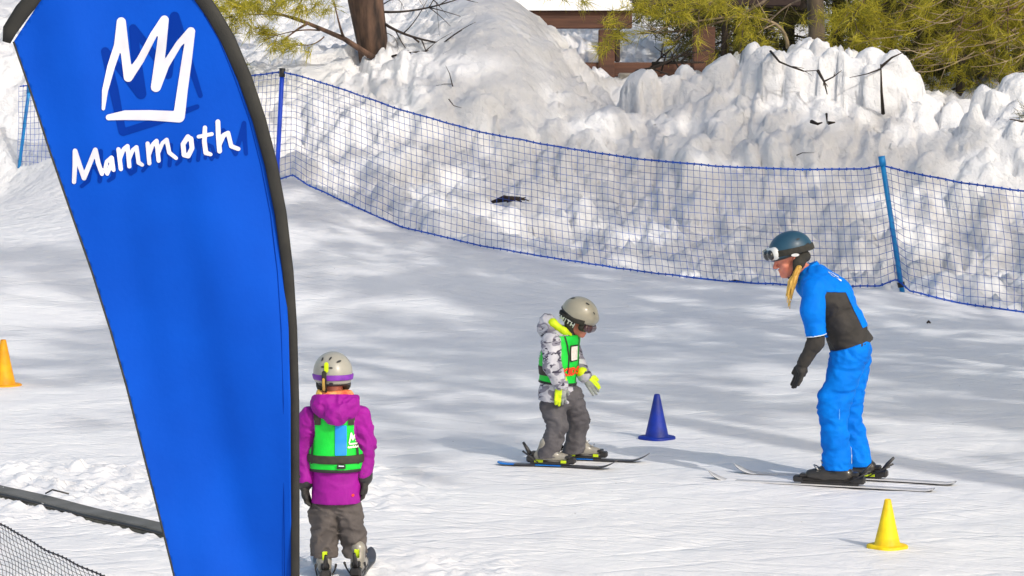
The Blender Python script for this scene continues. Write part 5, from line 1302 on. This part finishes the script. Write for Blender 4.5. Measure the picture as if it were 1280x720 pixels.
for sg, pts_ in ((-1, ((389, 523, 0), (381, 558, .03), (381, 598, -.01))), (1, ((450, 523, 0), (456, 556, .03), (455, 592, 0)))):
    a_, b__, c__ = [C_(*q) for q in pts_]
    a = S(.03); a.rc(a_, b__, .064, .054); a.rc(b__, c__, .054, .046); a.disp = folds((13, 11, 17), .008, 5 + sg); solid('sleeve', a, M['purple'], gl_, .006)
    g_ = S(.008); w0 = c__ + V3(0, 0, -.012); fw_ = V3(-.05 * sg if sg < 0 else -.02, .12, -1); g_.rc(c__ + V3(0, 0, .01), w0 + V3(0, 0, -.02), .042, .036, k=.02)
    hand(g_, w0 + V3(0, 0, -.016), fw_, V3(.3 * sg, -1, 0), V3(-sg, 0, -.1), .92, -1, .5); o, _ = solid('glove', g_, M['glove_dark'], gl_, .0045)
    c2 = S(.01); c2.rc(c__ + V3(0, 0, -.004), c__ + V3(0, 0, -.018), .046, .045); solid('glove_cuff', c2, M['black_plastic'], o, .0045)
hl, he, hm = helmet(gl_, hcC, frC, .84, 'helmet_light', cut=-.025, zc=.045, dims=(.135, .120, .126), tilt=.0)
goggles(hl, he, hcC, frC, .9, 'lens_dark', 'purple_strap', 'purple_strap', zs=.018, zl=.0, strap_t=-.02, strap_h=.016)
st_m = nets(*unmasked(he, .0075))
up_ = V3(0, 0, 1)
decal('clip', lambda U, Vv: stroke_sdf([[(.001, .047, .012), (0, -.046, .013)]], U, Vv), (-.03, .03, -.08, .08), C_(407, 475), X, up_, st_m, M['pad'], hl, .003, .004)
decal('clip_inlay', lambda U, Vv: stroke_sdf([[(0, .022, .006), (0, -.03, .007)]], U, Vv), (-.02, .02, -.06, .06), C_(407, 476), X, up_, st_m, M['hair'], hl, .003, .008)
decal('sticker', lambda U, Vv: stroke_sdf([[(0, .018, .011), (0, -.01, .011)]], U, Vv), (-.02, .02, -.04, .04), C_(409.5, 458), X, up_, hm, M['lime'], hl, .003, .003)
decal('sticker', lambda U, Vv: np.hypot(U / 2.5, Vv) - .011, (-.04, .04, -.02, .02), C_(419, 487), X, up_, hm, M['lime'], hl, .003, .003)
for (px, py, an, ln) in ((404, 451, 1.3, .022), (414, 451, 1.0, .022), (424.5, 455, .5, .026), (399.5, 482, -.1, .022), (415.5, 483.5, -.1, .022), (405, 462, -.2, .02), (415, 464, -.1, .02)):
    decal('vent', lambda U, Vv: np.hypot((U * math.cos(an) + Vv * math.sin(an)) / 2.6, -U * math.sin(an) + Vv * math.cos(an)) - ln / 5, (-.03, .03, -.03, .03), C_(px, py), X, V3(0, .3, 1), hm, M['black_plastic'], hl, .0025, .002)
boot(gl_, c_l + V3(0, 0, .033), V3(-.12, 1, 0), .80, 'boot_grey', C_(407, 696), accent='lime_plastic'); boot(gl_, c_r + V3(0, 0, .033), V3(.08, 1, 0), .80, 'boot_grey', C_(446, 696), accent='lime_plastic')
